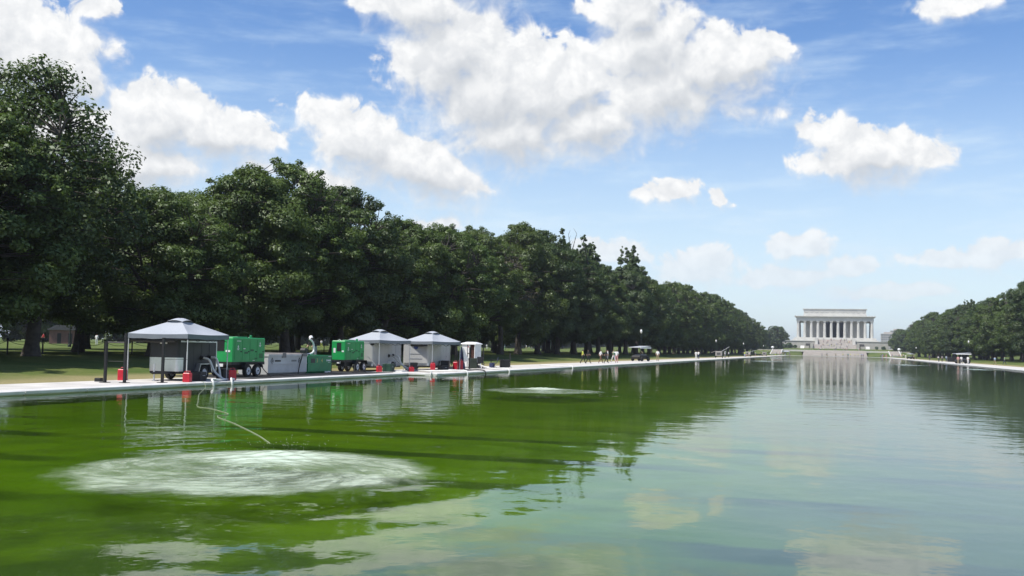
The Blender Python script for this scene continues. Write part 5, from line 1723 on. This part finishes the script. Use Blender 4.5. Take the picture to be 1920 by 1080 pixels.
person(-29.0, 297, GZ, R(60), 'stand', 'white', 'black', 'person in white over black beyond the nearest winged trailer', PG)
fp = random.Random(12)
cols = ['white', 'black', 'navy', 'red', 'blue', 'khaki', 'grey', 'green', 'yellow', 'pink', 'sky']
for (x, y) in ((-28.5, 345), (-27.6, 352), (-29.3, 360), (-28.8, 398), (-27.5, 405), (-29.5, 470), (-28, 490), (-27.5, 520), (-29, 540)):
    person(x, y, GZ, fp.uniform(0, 6), fp.choice(['stand', 'walk', 'arms']), fp.choice(cols), fp.choice(cols), 'distant person far along the left promenade', 'distant people on the left promenade')
person(25.9, 243, GZ, R(170), 'stand', 'pink', 'khaki', 'first of three pale dressed people by the right cart', PG)
person(26.9, 246, GZ, R(190), 'walk', 'white', 'grey', 'middle of three pale dressed people by the right cart', PG)
person(27.9, 243, GZ, R(150), 'stand', 'white', 'white', 'last of three people by the right cart, all in white', PG)
person(27.6, 305, GZ, R(120), 'lean', 'white', 'navy', 'person in white bending at the right pool edge', PG)
person(28.8, 309, GZ, R(200), 'stand', 'grey', 'black', 'person in grey behind the bending one on the right edge', PG)
person(29.6, 306, GZ, R(200), 'arms', 'sky', 'navy', 'person in pale blue beside the black box on the right', PG)
person(29.5, 357, GZ, R(200), 'stand', 'navy', 'navy', 'person in navy on the right promenade', PG)
person(27.9, 400, GZ, R(100), 'lean', 'khaki', 'brown', 'person in khaki kneeling far along the right edge', PG)
person(27.4, 440, GZ, R(200), 'stand', 'white', 'white', 'person in white near the far right cart', PG)
person(28.9, 425, GZ, R(200), 'walk', 'black', 'black', 'person in black near the far right cart', PG)
person(31.8, 232, GZ, R(30), 'walk', 'sky', 'khaki', 'person in pale blue strolling on the right lawn edge', PG)
person(34.5, 238, gz(34.5, 238), R(60), 'walk', 'green', 'navy', 'person in green strolling on the right lawn', PG)
for i in range(34):      # crowd at the head of the pool: still single figures
    s = -1 if i < 14 else 1
    x = s * fp.uniform(24.5, 37); y = fp.uniform(605, 611)
    person(x, y, gz(x, y) + .01, fp.uniform(0, 6), fp.choice(['stand', 'walk', 'arms']), fp.choice(cols), fp.choice(cols), 'tiny visitor standing at the head of the pool', 'visitors at the pool head')
for i in range(18):
    x = fp.uniform(-8, 16)
    person(x, fp.uniform(606, 611), .29, fp.uniform(0, 6), fp.choice(['stand', 'walk']), fp.choice(cols), fp.choice(['black', 'navy', 'grey', 'khaki']), 'tiny visitor at the foot of the low steps', 'visitors below the low steps')
for i in range(16):
    x = fp.uniform(-10, 18)
    person(x, fp.uniform(648, 700), 3.67, fp.uniform(0, 6), fp.choice(['stand', 'walk']), fp.choice(cols), fp.choice(['black', 'navy', 'grey', 'khaki']), 'tiny visitor crossing the plaza above the low steps', 'visitors on the plaza')
for i in range(44):
    k = fp.randrange(12)
    x = fp.uniform(-11.5, 12.5)
    if i % 2:
        y, z = MY - 14 + 11.4 * (k + .5) / 12, 8.6 + 4.0 * (k + 1) / 12
    else:
        y, z = MY - 36 + 17 * (k + .5) / 12, 5.2 + 3.4 * (k + 1) / 12
    person(x, y, z, fp.uniform(0, 6), fp.choice(['stand', 'walk']), fp.choice(cols), fp.choice(['black', 'navy', 'grey', 'khaki']), 'tiny visitor on the memorial stairs', 'visitors on the memorial stairs')
for i, (x, y, sh, pa, lab) in enumerate(((-128, 128, 'sky', 'grey', 'distant stroller in pale blue on the sunny lawn'), (-120, 128, 'purple', 'navy', 'distant stroller in purple on the sunny lawn'), (-117, 128, 'red', 'black', 'distant stroller in red on the sunny lawn'), (-113, 131, 'white', 'khaki', 'distant stroller in white on the sunny lawn'), (-110, 128, 'yellow', 'white', 'distant stroller in yellow on the sunny lawn'), (-107, 128, 'white', 'white', 'distant stroller all in white on the sunny lawn'), (-100, 136, 'black', 'black', 'distant stroller in black before the brick kiosk'))):
    person(x, y, gz(x, y), i * 1.3, ['walk', 'stand'][i % 2], sh, pa, lab, 'strollers on the sunny lawn')
for i in range(16):
    y = fp.uniform(190, 420); x = -fp.uniform(84, 112)
    person(x, y, gz(x, y), fp.uniform(0, 6), fp.choice(['walk', 'stand']), fp.choice(['white', 'sky', 'pink', 'white', 'yellow']), fp.choice(cols), 'distant walker on the lawn beyond the left elms', 'walkers beyond the left elms')

# ------------------------------------------------------------------ carts and trailers along the promenades
def solar_cart(x, y, rz, label, s=1.0):
    e = empty('roofed_cart', (x, y, GZ), rz, label, 'cart', 'roofed carts')
    e.scale = (s, s, s)
    b = MB(); b.prism([(-1.25, .30), (1.25, .30), (1.3, .62), (1.0, .80), (-1.1, .80), (-1.35, .55)], 'x', -.62, .62); b.build('body', black_st, e)
    b = MB(); b.box(-.5, .5, -.75, .75, .80, .92, .03); b.build('bench', CL['grey'], e)
    for sy in (-.85, .85):
        for sx in (-.72, .72):
            t = MB(); t.lathe([(.14, sx - .09), (.30, sx - .09), (.32, sx), (.30, sx + .09), (.14, sx + .09)], 16, (0, sy, .32), 'x'); w_ = t.build('wheel', rubber, e)
            t = MB(); t.lathe([(.15, sx - .07), (.15, sx + .07)], 12, (0, sy, .32), 'x'); t.build('rim', pole_m, w_)
    for sx in (-.6, .6):
        for sy in (-.95, .85):
            t = MB(); t.tube([(sx, sy, .75), (sx * .95, sy * .9, 1.85)], .025, 6); t.build('roof_post', black_st, e)
    t = MB(); t.prism([(-1.5, 1.82), (1.25, 2.02), (1.25, 2.08), (-1.5, 1.90)], 'x', -.85, .85); t.build('roof', solar_m, e)
    t = MB(); t.box(.86, .90, -1.55, 1.3, 1.72, 1.9); t.box(-.90, -.86, -1.55, 1.3, 1.80, 1.9); t.build('roof_edge', white_p, e)
    return e
solar_cart(-28.9, 157.3, R(-20), 'black cart with a pale sloping roof on the left promenade', 1.15)
solar_cart(27.8, 252, R(-75), 'cart with a broad pale roof behind three people on the right', 1.2)
solar_cart(29.8, 448, R(30), 'small dark cart with a white roof far along the right', 1.1)
def winged(x, y, rz, label, up=(.9, .5)):
    e = empty('winged_trailer', (x, y, GZ), rz, label, 'trailer', 'trailers with raised lids')
    b = MB(); b.box(-.85, .85, -.7, .7, .55, 1.75, .06); b.build('body', cart_m, e)
    b = MB(); b.box(-.95, .95, -.75, .75, .38, .55); b.tube([(0, -.7, .45), (0, -1.5, .42)], .05, 6); b.build('chassis', black_st, e)
    for sx in (-.88, .88):
        t = MB(); t.lathe([(.16, sx - .1), (.33, sx - .1), (.35, sx), (.33, sx + .1), (.16, sx + .1)], 16, (0, 0, .35), 'x'); t.build('wheel', rubber, e)
    for k, s in enumerate((-1, 1)):
        L = 1.9 if k else 1.2
        t = MB(); t.prism([(s * .8, 1.76), (s * (.8 + L), 1.76 + up[k] * L * .62), (s * (.8 + L), 1.82 + up[k] * L * .62), (s * .8, 1.84)], 'y', -.75, .75); t.build('lid', solar_m if k else cart_m, e)
        t = MB(); t.tube([(s * .85, 0, 1.1), (s * (.8 + L * .6), 0, 1.74 + up[k] * L * .37)], .03, 6); t.build('lid_strut', black_st, e)
    t = MB(); t.box(-.5, .5, -.72, -.70, .8, 1.4); t.build('louvre_panel', pmat('dark_louvre', (.08, .08, .08), .6), e)
    return e
winged(-28.9, 270, 0, 'nearest grey trailer with raised winglike lids', (-.6, 1.0))
winged(-29.2, 368, 0, 'middle grey trailer with raised winglike lids', (-.7, .45))
winged(-28.6, 446, 0, 'far grey trailer with both lids raised like wings', (.8, .8))
b = MB(); b.box(-1.1, 1.1, -.8, .8, 0, 1.15, .05); b.box(-1.0, 1.0, -.7, .7, 1.15, 1.25)
tag(b.build('equipment_box', black_st, loc=(31.6, 312, GZ)), 'black equipment box beside the crowd on the right edge', 'box')
tent(-26.6, 607, 1.9, 0, 'small white canopy tent at the head of the pool', 'small tents at the pool head', .29)

# ------------------------------------------------------------------ lamps, chain fence, kiosk
def lamp(x, y, label, h=4.3):
    e = empty('lamp_post', (x, y, gz(x, y)), 0, label, 'lamp post', 'lamp posts along the elm walks')
    b = MB(); b.lathe([(.20, 0), (.20, .25), (.12, .35), (.085, .9), (.06, h * .6), (.05, h), (.10, h + .03)], 12); b.build('post', pmat('lamp_iron', (.02, .03, .026), .5, .2), e)
    b = MB(); b.lathe([(.09, h + .03), (.19, h + .22), (.22, h + .45), (.16, h + .66), (.05, h + .80)], 14); b.build('globe', glass_m, e, smooth=True)
    b = MB(); b.lathe([(.10, h + .76), (.06, h + .84), (.015, h + .98)], 10); b.build('finial', black_st, e)
lamp(-33.0, 180, 'lamp post right of the roofed cart on the left bank', 4.6)
lamp(-33.5, 305, 'lamp post behind the nearest winged trailer')
lamp(-33.5, 400, 'lamp post behind the middle winged trailer')
lamp(-33.8, 520, 'far lamp post on the left bank')
lamp(33.5, 290, 'lamp post behind the three people on the right bank', 5.0)
lamp(33.5, 470, 'far lamp post on the right bank')
lamp(-84, 96, 'lamp post on the lawn before the brick kiosk', 3.4)
lamp(-90, 86, 'lamp post on the lawn at the left picture edge', 3.2)
for s, lab in ((-1, 'round lamp on the left end of the terrace wall'), (1, 'round lamp on the right end of the terrace wall')):
    e = empty('wall_lamp', (s * 36.5, 645.5, 3.75), 0, lab, 'lamp')
    b = MB(); b.box(-.35, .35, -.35, .35, 0, .5); b.build('plinth', marble, e)
    b = MB(); b.lathe([(.2, .5), (.75, .8), (.95, 1.2), (.7, 1.7), (.2, 1.95)], 14); b.build('globe', glass_m, e, smooth=True)
cf = empty('chain_fence', (0, 0, 0), 0, 'low black post and chain fence under the left elms', 'fence')
pm_ = MB(); pm_.lathe([(.05, 0), (.05, .95), (.075, 1.0), (.04, 1.08)], 8)
p0 = pm_.build('post', black_st, cf)
prev = None
for i in range(24):
    y = 40 + i * 3.1 + (0.4 if i % 3 == 0 else 0); x = -50.5 - .05 * i
    o = p0 if i == 0 else meshobj('post', p0.data, cf)
    o.location = (x, y, gz(x, y) - .02)
    if prev:
        a, c = Vector((prev[0], prev[1], gz(*prev) + .9)), Vector((x, y, gz(x, y) + .9))
        pts = []
        for k in range(9):
            t = k / 8
            q = a.lerp(c, t); q.z -= .28 * (1 - (2 * t - 1) ** 2); pts.append(q)
        b = MB(); b.tube(pts, .016, 5); b.build('chain', black_st, cf)
    prev = (x, y)
kx, ky = -125, 142
ks = empty('brick_kiosk', (kx, ky, gz(kx, ky)), R(35), 'low red brick kiosk across the sunny lawn', 'building')
ks.scale = (.62, .62, .85)
b = MB(); b.box(-4, 4, -2.5, 2.5, 0, 2.7); b.build('wall', brick_m, ks)
b = MB(); b.box(-4.5, 4.5, -3, 3, 2.7, 3.0); b.prism([(-4.2, 3.0), (4.2, 3.0), (2.5, 3.7), (-2.5, 3.7)], 'y', -2.7, 2.7); b.build('roof', roof_m, ks)
for x in (-2, .8):
    b = MB(); b.box(x, x + 1.0, -2.54, -2.46, 0, 2.1); b.build('door', black_st, ks)
# white service cart parked under the trees
sc = empty('service_cart', (-62.5, 83.5, gz(-62, 83)), R(40), 'white service cart half hidden behind the barrier posts', 'cart')
b = MB(); b.box(-.7, .7, -1.4, 1.4, .35, .8, .05); b.box(-.7, .7, .1, 1.4, .8, 1.2, .04); b.build('body', white_p, sc)
b = MB(); b.box(-.75, .75, -1.0, .9, 1.75, 1.83, .03); b.build('roof', white_p, sc)
for sx in (-.65, .65):
    for sy in (-.9, .85):
        t = MB(); t.tube([(sx, sy, .8), (sx, sy, 1.76)], .025, 6); t.build('roof_post', black_st, sc)
    for sy in (-.95, .95):
        t = MB(); t.lathe([(.12, sx - .08), (.27, sx - .08), (.27, sx + .08), (.12, sx + .08)], 14, (0, sy, .27), 'x'); t.build('wheel', rubber, sc)

# ------------------------------------------------------------------ summer haze
hz = MB(); hz.box(-4200, 4200, -130, 6100, -1.6, 75)
hm = bpy.data.materials.new('haze')
hm.use_nodes = True
ht = hm.node_tree
ht.nodes.clear()
pv = N(ht, 'ShaderNodeVolumePrincipled')
pv.inputs['Color'].default_value = (0.86, 0.92, 1.0, 1)
pv.inputs['Density'].default_value = 0.00016
pv.inputs['Anisotropy'].default_value = 0.3
ho = N(ht, 'ShaderNodeOutputMaterial')
ht.links.new(pv.outputs[0], ho.inputs['Volume'])
tag(hz.build('haze', hm), 'thin summer haze over the pool', kind='stuff')
